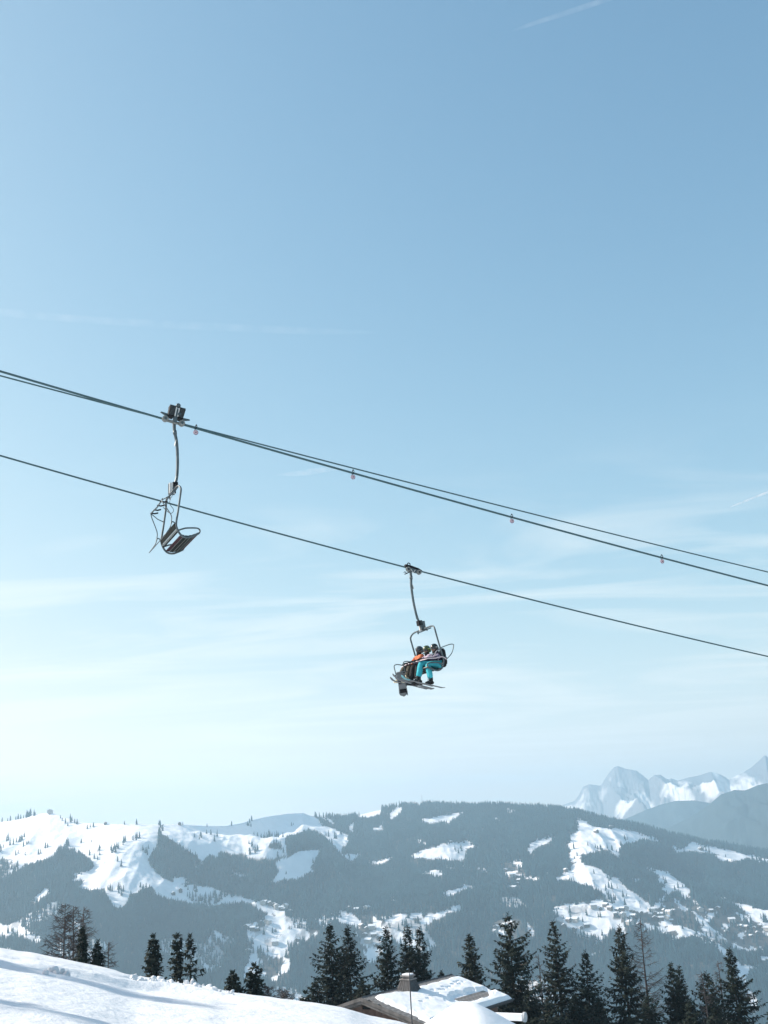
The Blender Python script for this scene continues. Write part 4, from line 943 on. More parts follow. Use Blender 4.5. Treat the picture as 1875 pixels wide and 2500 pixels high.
def chair(P, fwd, tilt_h, tilt_c, bar_up, grip, label):
    """ski-lift chair hung from P: local x = its right hand, y = travel direction, z up"""
    e = empty('lift_chair', P, (0, 0, math.atan2(-fwd.x, fwd.y)), label=label, category='chairlift')
    J0 = (0.0, -1.97)
    ch_, sh_ = math.cos(tilt_h), math.sin(tilt_h)
    J = (J0[0] * ch_ - J0[1] * sh_, J0[0] * sh_ + J0[1] * ch_)
    def H(mb, name, mat, par=e, sm=True): return rotx(mb, (0, 0), tilt_h).build(name, mat, par, sm)
    def Cc(mb, name, mat, par=e, sm=True):
        mb.v = [(x, y + J[0] - J0[0], z + J[1] - J0[1]) for x, y, z in mb.v]
        return rotx(mb, J, tilt_c).build(name, mat, par, sm)
    hp = [(0, 0.0, 0.0), (0, 0.004, -0.10), (0, 0.018, -0.30), (0, 0.072, -0.57), (0, 0.100, -0.98), (0, 0.101, -1.32), (0, 0.076, -1.66), (0, 0.0, -1.95)]
    b = MB(); b.tube(hp, [0.047, 0.046, 0.044, 0.042, 0.040, 0.040, 0.040, 0.042], 12, smooth_pts=4); hang = H(b, 'hanger', m_gal)
    b = MB(); b.box((0.0, 0.035, -0.62), (0.10, 0.012, 0.16), Matrix.Rotation(-0.15, 3, 'X')); H(b, 'number_plate', m_white, hang, False)
    b = MB(); b.tube([(0, 0.018, -0.26), (0, 0.030, -0.36)], 0.054, 12); H(b, 'collar', m_gal, hang)
    b = MB(); b.tube([(0.03, 0.095, -1.60), (0.09, 0.06, -1.63), (0.09, 0.06, -1.70)], 0.012, 6); H(b, 'hook', m_gal, hang)
    # pivot block that joins hanger and seat frame
    b = MB(); b.box((0.055, -0.05, -1.96), (0.05, 0.17, 0.30)); jb = Cc(b, 'pivot_block', m_white, e, False)
    b = MB(); b.box((-0.055, -0.05, -1.96), (0.05, 0.17, 0.30)); Cc(b, 'pivot_cheek', m_gal, jb, False)
    b = MB(); b.box((0, 0.03, -1.86), (0.16, 0.14, 0.16)); Cc(b, 'rubber_buffer', m_black, jb, False)
    b = MB(); b.tube([(-0.10, -0.02, -1.97), (0.10, -0.02, -1.97)], 0.035, 12); Cc(b, 'pivot_pin', m_gal, jb)
    for sx in (-1, 1):
        b = MB(); b.tube([(sx * 0.30, -0.03, -2.11), (sx * 0.30, -0.03, -2.18)], 0.018, 8); Cc(b, 'bar_stop', m_black, jb)
    W_ = 0.83; side = [(-0.055, -2.10), (-0.012, -2.20), (-0.034, -2.445), (-0.086, -2.842), (-0.134, -3.188), (-0.108, -3.331), (-0.042, -3.459), (0.058, -3.540), (0.20, -3.548), (0.33, -3.495), (0.46, -3.425)]
    Lp = [(-W_, y, z) for y, z in reversed(side[2:])] + [(-W_ + 0.004, side[1][0], side[1][1] - 0.03), (-W_ + 0.09, -0.035, -2.125), (-W_ + 0.24, -0.05, -2.082), (-0.3, -0.045, -2.075), (0.3, -0.045, -2.075), (W_ - 0.24, -0.05, -2.082), (W_ - 0.09, -0.035, -2.125), (W_ - 0.004, side[1][0], side[1][1] - 0.03)] + [(W_, y, z) for y, z in side[2:]]
    b = MB(); b.tube(Lp, 0.0275, 10, smooth_pts=4); Cc(b, 'frame', m_gal)
    b = MB(); b.tube([(-0.45, -0.10, -2.12), (0.45, -0.10, -2.12)], 0.018, 8); Cc(b, 'cross_tube', m_gal)
    for sx in (-1, 1):
        b = MB(); x = sx * W_
        b.tube([(x, -0.066, -3.37), (x, 0.02, -3.335), (x, 0.117, -3.302), (x, 0.27, -3.285), (x, 0.415, -3.280), (x, 0.478, -3.305), (x, 0.498, -3.345), (x, 0.485, -3.40), (x, 0.455, -3.440)], 0.022, 8, smooth_pts=3); Cc(b, 'armrest', m_gal)
        b = MB(); b.tube([(x * 0.985, -0.135, -3.22), (x * 0.985, -0.19, -3.16), (x * 0.985, -0.245, -3.15), (x * 0.985, -0.265, -3.20)], 0.017, 8, smooth_pts=3); Cc(b, 'bar_bracket', m_gal)
    # slats
    for i, (y0, z0, y1, z1, mt) in enumerate(((-0.178, -3.185, -0.118, -3.315, m_slat), (-0.112, -3.328, -0.098, -3.362, m_slat_edge), (-0.094, -3.375, -0.078, -3.42, m_slat))):
        b = MB(); dy, dz = y1 - y0, z1 - z0; L = math.hypot(dy, dz); b.box((0, (y0 + y1) / 2, (z0 + z1) / 2), (2 * W_ - 0.05, 0.028, L - 0.008), Matrix.Rotation(math.atan2(dy, -dz), 3, 'X')); Cc(b, 'backrest_slat', mt, e, False)
    sy = [(0.035, -3.51), (0.14, -3.525), (0.245, -3.51), (0.345, -3.475), (0.44, -3.43)]
    for i in range(5):
        y, z = sy[i]; a = math.atan2(sy[min(i + 1, 4)][1] - sy[max(i - 1, 0)][1], sy[min(i + 1, 4)][0] - sy[max(i - 1, 0)][0])
        b = MB(); b.box((0, y, z + 0.02), (2 * W_ - 0.05, 0.084, 0.026), Matrix.Rotation(a, 3, 'X')); s_ = Cc(b, 'seat_slat', (m_red, m_slat, m_slat, m_slat, m_red)[i], e, False)
        b = MB(); b.box((0, y + 0.045 * math.cos(a), z + 0.014 + 0.045 * math.sin(a)), (2 * W_ - 0.06, 0.012, 0.03), Matrix.Rotation(a, 3, 'X')); Cc(b, 'slat_trim', m_slat_edge, s_, False)
    # restraint bar
    if bar_up:
        bp_ = [(-0.427, -2.438), (-0.407, -2.565), (-0.255, -2.949), (-0.26, -3.153), (-0.301, -3.321), (-0.457, -3.558)]
        xf = [-0.82, -0.82, -0.84, -0.84, -0.84, -0.84]; xn = [0.42, 0.52, 0.76, 0.80, 0.84, 0.84]
        b = MB(); b.tube([(xf[i], y, z) for i, (y, z) in enumerate(bp_)] + [(xn[i], bp_[i][0], bp_[i][1]) for i in range(5, -1, -1)], 0.0135, 8, smooth_pts=4); rb = Cc(b, 'restraint_bar', m_gal)
        b = MB(); b.tube([(-0.86, -0.43, -2.44), (-0.2, -0.40, -2.45), (0.46, -0.41, -2.42)], 0.020, 8); Cc(b, 'footrest_tube', m_gal, rb)
        for x in (-0.80, -0.48, -0.08, 0.28):
            b = MB(); b.tube([(x, -0.43, -2.44), (x, -0.33, -2.45), (x, -0.235, -2.42)], 0.021, 8); Cc(b, 'footrest', m_black, rb)
        b = MB(); b.tube([(-0.82, -0.42, -2.46), (-0.82, -0.24, -2.60), (-0.83, -0.075, -2.66)], 0.013, 8); Cc(b, 'strut', m_gal, rb)
        b = MB(); b.tube([(0.42, -0.40, -2.43), (0.45, -0.20, -2.30), (0.5, -0.05, -2.14)], 0.013, 8); Cc(b, 'strut', m_gal, rb)
        b = MB(); b.tube([(0.2, -0.06, -2.16), (0.18, -0.16, -2.42), (0.20, -0.05, -2.62), (0.12, -0.12, -2.70), (0.05, -0.30, -2.52)], 0.009, 6, smooth_pts=4); Cc(b, 'cable_loop', m_gal, rb)
    else:
        # closed: arms from the uprights to the lap bar, rear handles, footrest (coordinates as hung)
        near = [(-0.845, -0.66, -3.17), (-0.86, -0.50, -3.10), (-0.86, -0.25, -3.15), (-0.86, 0.02, -3.165), (-0.84, 0.10, -3.19)]
        b = MB(); b.tube(near + [(-0.4, 0.10, -3.17), (0.4, 0.10, -3.15)] + [(-x, y, z) for x, y, z in reversed(near)], 0.0165, 8, smooth_pts=4); rb = b.build('restraint_bar', material('bar_sleeve', (0.50, 0.42, 0.44), 0.5, second=(0.62, 0.54, 0.56)), e, True)
        for sx in (-1, 1):
            b = MB(); b.tube([(sx * 0.86, -0.40, -2.86), (sx * 0.86, -0.50, -2.80), (sx * 0.86, -0.78, -2.70), (sx * 0.86, -0.93, -2.68), (sx * 0.86, -0.955, -2.74), (sx * 0.86, -0.86, -2.98), (sx * 0.86, -0.66, -3.17)], 0.0145, 8, smooth_pts=4); b.build('rear_handle', m_gal, rb, True)
        for x in (0.62, -0.02):
            b = MB(); b.tube([(x, 0.10, -3.16), (x, 0.34, -3.13), (x, 0.47, -3.17), (x, 0.46, -3.30), (x, 0.42, -3.48)], 0.016, 8, smooth_pts=3); fr = b.build('footrest_post', m_gal, rb, True)
            b = MB(); b.tube([(x - 0.12, 0.42, -3.48), (x + 0.12, 0.42, -3.48)], 0.018, 8); b.build('footrest', m_black, rb)
    # grip, tilted with the rope
    sl = -0.178 if fwd.x > 0 else 0.187; ra = math.atan(sl)
    def G(mb, name, mat, par=e, sm=False): return rotx(mb, (0, 0), ra).build(name, mat, par, sm)
    nx = 1 if fwd.x > 0 else -1                                   # side that faces the camera
    if grip == 'spring':
        b = MB(); b.tube([(nx * 0.05, -0.27, -0.03), (nx * 0.05, 0.22, -0.03)], 0.045, 10); gb = G(b, 'grip', m_grey_rub, e, True)
        for y in (-0.27, 0.20):
            b = MB(); b.lathe([(0.0, -0.055), (0.06, -0.055), (0.088, -0.04), (0.088, 0.04), (0.06, 0.055), (0.0, 0.055)], 18, Matrix.Translation((nx * 0.09, y, -0.02)) @ Matrix.Rotation(math.pi / 2, 4, 'Y')); ro = G(b, 'roller', m_grey_rub, gb)
            b = MB(); b.lathe([(0.0, -0.065), (0.04, -0.065), (0.04, 0.065), (0, 0.065)], 12, Matrix.Translation((nx * 0.09, y, -0.02)) @ Matrix.Rotation(math.pi / 2, 4, 'Y')); G(b, 'roller_hub', m_gal, ro)
        for y0 in (-0.135, 0.135):
            b = MB(); b.box((nx * 0.03, y0 * 1.0, 0.25), (0.24, 0.155, 0.30), Matrix.Rotation(-0.10 * (1 if y0 > 0 else 0.2), 3, 'X')); sp = G(b, 'spring_box', m_black, gb)
            for k in range(7):
                b = MB(); b.box((nx * (0.155), y0, 0.135 + k * 0.038), (0.012, 0.13, 0.016)); G(b, 'rib', material('spring_steel', (0.10, 0.11, 0.11), 0.5, 0.5), sp)
            b = MB(); b.box((nx * 0.03, y0, 0.412), (0.25, 0.17, 0.02)); G(b, 'lid', m_gal, sp)
        for y0 in (-0.035, 0.045):
            b = MB(); b.box((nx * 0.14, y0, 0.25), (0.03, 0.032, 0.26)); G(b, 'push_rod', m_white, gb)
        b = MB(); b.box((nx * 0.06, 0.0, 0.16), (0.14, 0.10, 0.42)); G(b, 'lever', m_gal, gb)
        b = MB(); b.tube([(nx * 0.12, 0.075, 0.20), (nx * 0.20, 0.075, 0.20)], 0.045, 12); G(b, 'lever_roller', m_gal, gb, True)
        b = MB(); b.lathe([(0.0, -0.05), (0.05, -0.05), (0.065, -0.03), (0.065, 0.03), (0.05, 0.05), (0, 0.05)], 18, Matrix.Translation((nx * 0.03, 0.02, 0.50)) @ Matrix.Rotation(math.pi / 2, 4, 'Y')); G(b, 'top_roller', m_gal, gb, True)
        for s_ in (-1, 1):
            b = MB(); b.prism([(0.02, s_ * 0.22, 0.10), (0.02, s_ * 0.22, 0.19), (0.02, s_ * 0.40, 0.20), (0.02, s_ * 0.42, 0.17)], [(-0.02, s_ * 0.22, 0.10), (-0.02, s_ * 0.22, 0.19), (-0.02, s_ * 0.40, 0.20), (-0.02, s_ * 0.42, 0.17)]); G(b, 'guide_horn', m_gal, gb)
    else:
        b = MB(); b.prism([(-0.05, -0.42, 0.0), (-0.05, 0.20, 0.0), (-0.05, 0.20, 0.09), (-0.05, 0.02, 0.10), (-0.05, -0.30, 0.075), (-0.05, -0.44, 0.03)], [(0.05, -0.42, 0.0), (0.05, 0.20, 0.0), (0.05, 0.20, 0.09), (0.05, 0.02, 0.10), (0.05, -0.30, 0.075), (0.05, -0.44, 0.03)]); gb = G(b, 'grip', m_black)
        b = MB(); b.box((nx * 0.07, -0.10, -0.07), (0.06, 0.34, 0.12)); G(b, 'grip_jaw', m_gal, gb)
        for y in (-0.29, 0.12):
            b = MB(); b.lathe([(0.0, -0.04), (0.055, -0.04), (0.085, -0.03), (0.085, 0.03), (0.055, 0.04), (0.0, 0.04)], 18, Matrix.Translation((nx * 0.12, y, -0.09)) @ Matrix.Rotation(math.pi / 2, 4, 'Y')); ro = G(b, 'roller', m_grey_rub, gb)
            b = MB(); b.lathe([(0.0, -0.05), (0.032, -0.05), (0.032, 0.05), (0, 0.05)], 12, Matrix.Translation((nx * 0.12, y, -0.09)) @ Matrix.Rotation(math.pi / 2, 4, 'Y')); G(b, 'roller_hub', m_black, ro)
        b = MB(); b.tube([(nx * 0.12, -0.14, -0.05), (nx * 0.12, -0.08, -0.16), (nx * 0.12, 0.02, -0.06)], 0.014, 6); G(b, 'spring_rod', m_white, gb)
        b = MB(); b.tube([(0, 0.06 + 0.05 * math.cos(a), 0.13 + 0.05 * math.sin(a)) for a in np.linspace(0, 6.283, 13)], 0.018, 6, cap=False); G(b, 'lifting_eye', m_black, gb, True)
        b = MB(); b.tube([(nx * 0.05, 0.0, -0.12), (nx * 0.07, 0.10, -0.20), (nx * 0.07, 0.17, -0.25)], 0.018, 6); lv = G(b, 'lever', m_black, gb)
        b = MB(); b.tube([(nx * 0.07, 0.20 + 0.04 * math.cos(a), -0.23 + 0.04 * math.sin(a)) for a in np.linspace(0, 5.2, 12)], 0.013, 6); G(b, 'lever_ring', m_black, lv, True)
    return e
F1 = Vector((math.cos(math.radians(25.5)), math.sin(math.radians(25.5)), 0)); F2 = -Vector((math.cos(math.radians(28)), math.sin(math.radians(28)), 0))
P1 = Vector((P1.x, P1.y, float(np.polyval(cA, 0)))); P2 = Vector((P2.x, P2.y, float(np.polyval(cC, 0))))
chair1 = chair(P1, F1, 0.0, 0.0, True, 'spring', 'empty ski-lift chair with its restraint bar raised, hanging on the thick upper rope')
chair2 = chair(P2, F2, math.radians(-8), math.radians(-7), False, 'eye', 'ski-lift chair carrying three people, hanging on the lower rope')
# ================================================================ the riders
CM = Matrix.Translation(P2) @ Matrix.Rotation(math.atan2(-F2.x, F2.y), 4, 'Z')
CROT = (0, 0, math.atan2(-F2.x, F2.y))
def skin_mesh(name, pts, edges, mat, root):
    """continuous body surface grown round a skeleton; pts = {name: (x, y, z, radius)}"""
    keys = list(pts); me = D.meshes.new(name); me.from_pydata([pts[k][:3] for k in keys], [(keys.index(a), keys.index(b)) for a, b in edges], [])
    o = D.objects.new(name, me); COL.objects.link(o)
    o.modifiers.new('skin', 'SKIN'); sub = o.modifiers.new('sub', 'SUBSURF'); sub.levels = 2; sub.render_levels = 2
    if not me.skin_vertices:
        pass
    for i, k in enumerate(keys):
        sv = me.skin_vertices[0].data[i]; r = pts[k][3]; sv.radius = r if isinstance(r, tuple) else (r, r); sv.use_root = (k == root)
    dg = bpy.context.evaluated_depsgraph_get(); dg.update()
    out = D.meshes.new_from_object(o.evaluated_get(dg)); D.objects.remove(o); out.name = name
    out.materials.clear(); out.materials.append(mat); out.polygons.foreach_set('use_smooth', [True] * len(out.polygons))
    return out
m_skin = material('skin', (0.30, 0.19, 0.15), 0.6, var=0.06)
def seated(x, hip, chest, head, knees, ankles, hands, jk, tr, helm, gog, boot, glove, label, turn=0.0, sc=1.0, strap=None, trim=None, visor=False):
    e = empty('person', CM @ Vector((x, hip[0], hip[1])), CROT, label=label, category='person')
    O = Vector((0, hip[0], hip[1])); L = lambda p, dx=0.0: (p[0] + dx, p[1] - hip[0], p[2] - hip[1])
    hx, hy, hz = 0.0, 0.0, 0.0; cy, cz = chest[0] - hip[0], chest[1] - hip[1]; gy, gz_ = head[0] - hip[0], head[1] - hip[1]
    pts = {'pelvis': (0, 0, 0.03, 0.125), 'waist': (0, cy * 0.45, cz * 0.5, 0.118), 'chest': (0, cy, cz, (0.15, 0.125)), 'neck': (0, (cy + gy) / 2 + 0.01, cz + (gz_ - cz) * 0.58, 0.055), 'head': (0, gy, gz_ - 0.01, (0.078, 0.092)), 'crown': (0, gy - 0.01, gz_ + 0.075, 0.06)}
    ed = [('pelvis', 'waist'), ('waist', 'chest'), ('chest', 'neck'), ('neck', 'head'), ('head', 'crown')]
    up, ue = {}, []; lp, le = {}, []
    for s_, n in ((-1, 'l'), (1, 'r')):
        k, a, h = knees[0 if s_ < 0 else 1], ankles[0 if s_ < 0 else 1], hands[0 if s_ < 0 else 1]
        kk, aa = L((s_ * k[2], k[0], k[1])), L((s_ * a[2], a[0], a[1])); hh = L((h[2] * s_, h[0], h[1]))
        sh = (s_ * 0.185, cy + 0.0, cz + 0.055); el = ((sh[0] + hh[0]) / 2 + s_ * 0.07, (sh[1] + hh[1]) / 2 - 0.05, (sh[2] + hh[2]) / 2 - 0.075)
        up.update({'sh' + n: (*sh, 0.075), 'el' + n: (*el, 0.056), 'wr' + n: (*hh, 0.042)}); ue += [('chest', 'sh' + n), ('sh' + n, 'el' + n), ('el' + n, 'wr' + n)]
        hp_ = (s_ * 0.095, 0.05, 0.01); md = tuple((hp_[i] * 0.5 + kk[i] * 0.5) + (0.01 if i == 2 else 0) for i in range(3)); cf = tuple(kk[i] * 0.62 + aa[i] * 0.38 - (0.02 if i == 1 else 0) for i in range(3))
        lp.update({'hp' + n: (*hp_, 0.10), 'md' + n: (*md, 0.088), 'kn' + n: (*kk, 0.072), 'cf' + n: (*cf, 0.066), 'an' + n: (*aa, 0.052)}); le += [('pelvis', 'hp' + n), ('hp' + n, 'md' + n), ('md' + n, 'kn' + n), ('kn' + n, 'cf' + n), ('cf' + n, 'an' + n)]
    body = {**pts, **{k: (*v[:3], v[3] * 0.8) for k, v in {**up, **lp}.items()}}
    body['pelvis'] = (0, 0, 0.03, 0.10); body['waist'] = (*pts['waist'][:3], 0.095); body['chest'] = (*pts['chest'][:3], (0.125, 0.10))
    link('body', skin_mesh('body', body, ed + ue + le, m_skin, 'pelvis'), e)
    jp = {'pelvis': (0, -0.01, 0.02, 0.155), 'waist': (*pts['waist'][:3], 0.15), 'chest': (0, cy, cz, (0.18, 0.155)), 'collar': (0, (cy + gy) / 2, cz + (gz_ - cz) * 0.42, 0.082), **{k: (*v[:3], v[3] * 1.3) for k, v in up.items()}}
    J_ = link('jacket', skin_mesh('jacket', jp, [('pelvis', 'waist'), ('waist', 'chest'), ('chest', 'collar')] + ue, jk, 'pelvis'), e)
    if trim:
        for s_ in (-1, 1):
            b = MB(); n = 'l' if s_ < 0 else 'r'; A_, B_ = Vector(up['sh' + n][:3]), Vector(up['el' + n][:3]); b.tube([A_.lerp(B_, 0.35), A_.lerp(B_, 0.85)], [0.092, 0.082], 12, cap=False); b.build('sleeve_band', trim, J_, True)
        b = MB(); b.box((0, cy + 0.14, cz + 0.0), (0.24, 0.05, 0.09)); b.build('chest_panel', trim, J_)
    tp = {'pelvis': (0, 0.0, 0.02, 0.135), **{k: (*v[:3], v[3] * {'an': 1.85, 'cf': 1.6, 'kn': 1.4}.get(k[:2], 1.3)) for k, v in lp.items()}}
    link('trousers', skin_mesh('trousers', tp, le, tr, 'pelvis'), e)
    for s_, n in ((-1, 'l'), (1, 'r')):
        an = Vector(lp['an' + n][:3]); b = MB()
        b.tube([an + Vector((0, -0.01, 0.10)), an + Vector((0, -0.01, 0.0)), an + Vector((0, 0.0, -0.10))], [0.068, 0.072, 0.066], 12)
        b.tube([an + Vector((0, -0.09, -0.115)), an + Vector((0, -0.05, -0.10)), an + Vector((0, 0.08, -0.095)), an + Vector((0, 0.19, -0.115))], [0.045, 0.062, 0.058, 0.036], 12); bt = b.build('boot', boot, e, True)
        for q in range(3):
            b = MB(); b.box(an + Vector((0, 0.065 + 0.012 * q, 0.05 - 0.06 * q)), (0.13, 0.025, 0.018)); b.build('buckle', m_gal, bt)
        w = Vector(up['wr' + n][:3]); g = MB()
        g.tube([w + Vector((0, -0.05, 0.01)), w, w + Vector((0, 0.05, 0.0))], [0.045, 0.046, 0.040], 10)
        for q in range(4):
            o_ = Vector(((q - 1.5) * 0.021, 0.045, 0.005)); ln = (0.9, 1.0, 0.95, 0.75)[q]
            g.tube([w + o_, w + o_ + Vector((0, 0.045 * ln, 0.006)), w + o_ + Vector((0, 0.065 * ln, -0.025)), w + o_ + Vector((0, 0.045 * ln, -0.052))], [0.012, 0.0115, 0.011, 0.009], 6)
        g.tube([w + Vector((-s_ * 0.04, 0.0, 0.0)), w + Vector((-s_ * 0.058, 0.035, -0.015)), w + Vector((-s_ * 0.045, 0.06, -0.035))], [0.013, 0.012, 0.010], 6)
        g.build('glove', glove, e, True)
    b = MB(); b.tube([(0, cy + 0.01, cz + (gz_ - cz) * 0.40), (0, (cy + gy) / 2 + 0.02, cz + (gz_ - cz) * 0.60), (0, gy + 0.02, gz_ - 0.075)], [0.085, 0.082, 0.088], 12); b.build('neck_warmer', m_blackc, e, True)
    HMx = Matrix.Translation((0, gy, gz_)) @ Matrix.Rotation(turn, 4, 'Z')
    b = MB(); b.lathe([(0.0, 0.155), (0.05, 0.148), (0.09, 0.122), (0.117, 0.08), (0.127, 0.03), (0.126, 0.0), (0.118, -0.008)], 20, HMx @ Matrix.Diagonal((0.92, 1.08, 1, 1)))
    for s_ in (-1, 1): b.tube([HMx @ Vector((s_ * 0.108, -0.02, 0.02)), HMx @ Vector((s_ * 0.104, -0.015, -0.05)), HMx @ Vector((s_ * 0.092, -0.01, -0.095))], [0.040, 0.036, 0.018], 8)
    b.tube([HMx @ Vector((0.09 * math.sin(a), -0.10 * math.cos(a) - 0.02, -0.03)) for a in np.linspace(-1.2, 1.2, 7)], 0.04, 8)
    if visor: b.tube([HMx @ Vector((0.10 * math.sin(a), 0.13 * math.cos(a) + 0.01, 0.055)) for a in np.linspace(-1.0, 1.0, 7)], 0.016, 6)
    H_ = b.build('helmet', helm, e, True)
    b = MB(); arc = [Vector((0.092 * math.sin(a), 0.118 * math.cos(a), 0.0)) for a in np.linspace(-1.25, 1.25, 9)]
    b.add([HMx @ (p + Vector((0, 0.004, 0.055))) for p in arc] + [HMx @ (p * 1.12 + Vector((0, 0.004, 0.0))) for p in arc] + [HMx @ (p + Vector((0, 0.004, -0.045))) for p in arc], [(i, i + 1, 10 + i, 9 + i) for i in range(8)] + [(9 + i, 10 + i, 19 + i, 18 + i) for i in range(8)]); b.build('goggles', gog, e, True)
    b = MB(); b.tube([HMx @ Vector((0.124 * math.sin(a), 0.143 * math.cos(a), 0.004 + 0.02 * abs(math.sin(a)))) for a in np.linspace(1.2, 5.08, 15)], 0.013, 6); b.build('goggle_strap', strap or m_black, H_, True)
    b = MB(); b.tube([HMx @ Vector((0, 0.085, -0.02)), HMx @ Vector((0, 0.118, -0.045)), HMx @ Vector((0, 0.09, -0.052))], [0.010, 0.016, 0.010], 8)
    b.tube([HMx @ Vector((-0.03, 0.082, -0.078)), HMx @ Vector((0, 0.094, -0.076)), HMx @ Vector((0.03, 0.082, -0.078))], 0.009, 6); b.build('nose_and_mouth', m_skin, e, True)
    return e
m_turq = material('turquoise_cloth', (0.035, 0.33, 0.40), 0.75, second=(0.07, 0.46, 0.53), scale=7, bump=0.35, bscale=16, spec=0.12)
m_navy = material('navy_cloth', (0.018, 0.020, 0.035), 0.8, second=(0.05, 0.045, 0.075), scale=7, bump=0.3, bscale=18, spec=0.12)
m_navy2 = material('grey_lilac_cloth', (0.10, 0.09, 0.14), 0.8, second=(0.24, 0.22, 0.30), scale=16)
m_orange = material('orange_cloth', (0.42, 0.11, 0.05), 0.75, second=(0.60, 0.21, 0.11), scale=7, bump=0.3, bscale=18, spec=0.12)
m_blackc = material('black_cloth', (0.012, 0.013, 0.014), 0.85, second=(0.035, 0.036, 0.038), scale=9, bump=0.3, bscale=18, spec=0.12)
m_lilac = material('lilac_print', (0.14, 0.11, 0.20), 0.8, second=(0.52, 0.46, 0.52), scale=14, bump=0.25, bscale=18, spec=0.12)
m_helm = material('black_helmet', (0.010, 0.014, 0.013), 0.25, second=(0.02, 0.03, 0.026), scale=6)
m_helmg = material('olive_helmet', (0.03, 0.045, 0.02), 0.3, second=(0.10, 0.14, 0.05), scale=10)
m_helmb = material('slate_helmet', (0.035, 0.045, 0.055), 0.3, second=(0.06, 0.075, 0.085), scale=8)
m_lens = material('dark_lens', (0.02, 0.02, 0.025), 0.08, second=(0.05, 0.05, 0.06), scale=3)
m_cream = material('cream_boot', (0.60, 0.50, 0.34), 0.6, second=(0.72, 0.64, 0.46), scale=9)
m_brownc = material('olive_brown_cloth', (0.06, 0.055, 0.042), 0.85, second=(0.11, 0.10, 0.08), scale=8, bump=0.3, bscale=18, spec=0.12)
near_p = seated(-0.52, (-0.54, -3.33), (-0.50, -3.06), (-0.43, -2.77), ((-0.06, -3.30, 0.10), (0.06, -3.25, 0.12)), ((-0.15, -3.80, 0.11), (0.15, -3.72, 0.14)), ((-0.02, -3.15, 0.16), (0.06, -3.13, 0.12)), m_navy, m_turq, m_helm, m_lens, m_blackc, m_blackc,
                'rider in turquoise trousers, navy jacket and black helmet, nearest seat', 0.25, strap=m_white, trim=m_navy2)
mid_p = seated(0.0, (-0.50, -3.33), (-0.47, -3.02), (-0.44, -2.735), ((0.00, -3.27, 0.10), (0.06, -3.27, 0.11)), ((0.08, -3.75, 0.11), (0.15, -3.74, 0.12)), ((0.05, -3.13, 0.14), (0.06, -3.12, 0.14)), m_lilac, m_blackc, m_helmg, m_lens, m_blackc, m_blackc,
               'rider in a lilac print jacket and olive helmet, middle seat', 0.2, strap=material('lime_strap', (0.45, 0.55, 0.12), 0.6))
far_p = seated(0.52, (-0.48, -3.28), (-0.43, -2.95), (-0.46, -2.66), ((0.02, -3.22, 0.12), (0.10, -3.24, 0.13)), ((0.16, -3.62, 0.12), (0.30, -3.58, 0.14)), ((0.03, -3.12, 0.14), (0.02, -3.10, 0.16)), m_orange, m_brownc, m_helmb, m_lens, m_cream, m_blackc,
               'rider in an orange jacket and cream boots with a snowboard, farthest seat', 0.1, visor=True)
# backpack of the nearest rider
e = empty('backpack', CM @ Vector((-0.55, -0.70, -3.10)), CROT, label='black backpack on the back of the nearest rider', category='backpack')
b = MB(); b.lathe([(0.0, 0.34), (0.07, 0.32), (0.12, 0.25), (0.14, 0.10), (0.145, -0.1), (0.13, -0.24), (0.08, -0.28), (0, -0.29)], 16, Matrix.Diagonal((1.0, 0.75, 1, 1))); b.build('bag', m_blackc, e, True)
b = MB(); b.lathe([(0.0, 0.12), (0.07, 0.10), (0.09, 0.0), (0.08, -0.1), (0, -0.12)], 14, Matrix.Translation((0, -0.09, -0.08)) @ Matrix.Diagonal((1, 0.6, 1, 1))); b.build('pocket', m_blackc, e, True)
for sx in (-1, 1):
    b = MB(); b.tube([(sx * 0.08, 0.08, 0.24), (sx * 0.11, 0.20, 0.26), (sx * 0.12, 0.33, 0.16), (sx * 0.12, 0.33, 0.0), (sx * 0.11, 0.12, -0.16)], 0.018, 6, smooth_pts=3); b.build('shoulder_strap', material('grey_webbing', (0.35, 0.34, 0.37), 0.8), e, True)
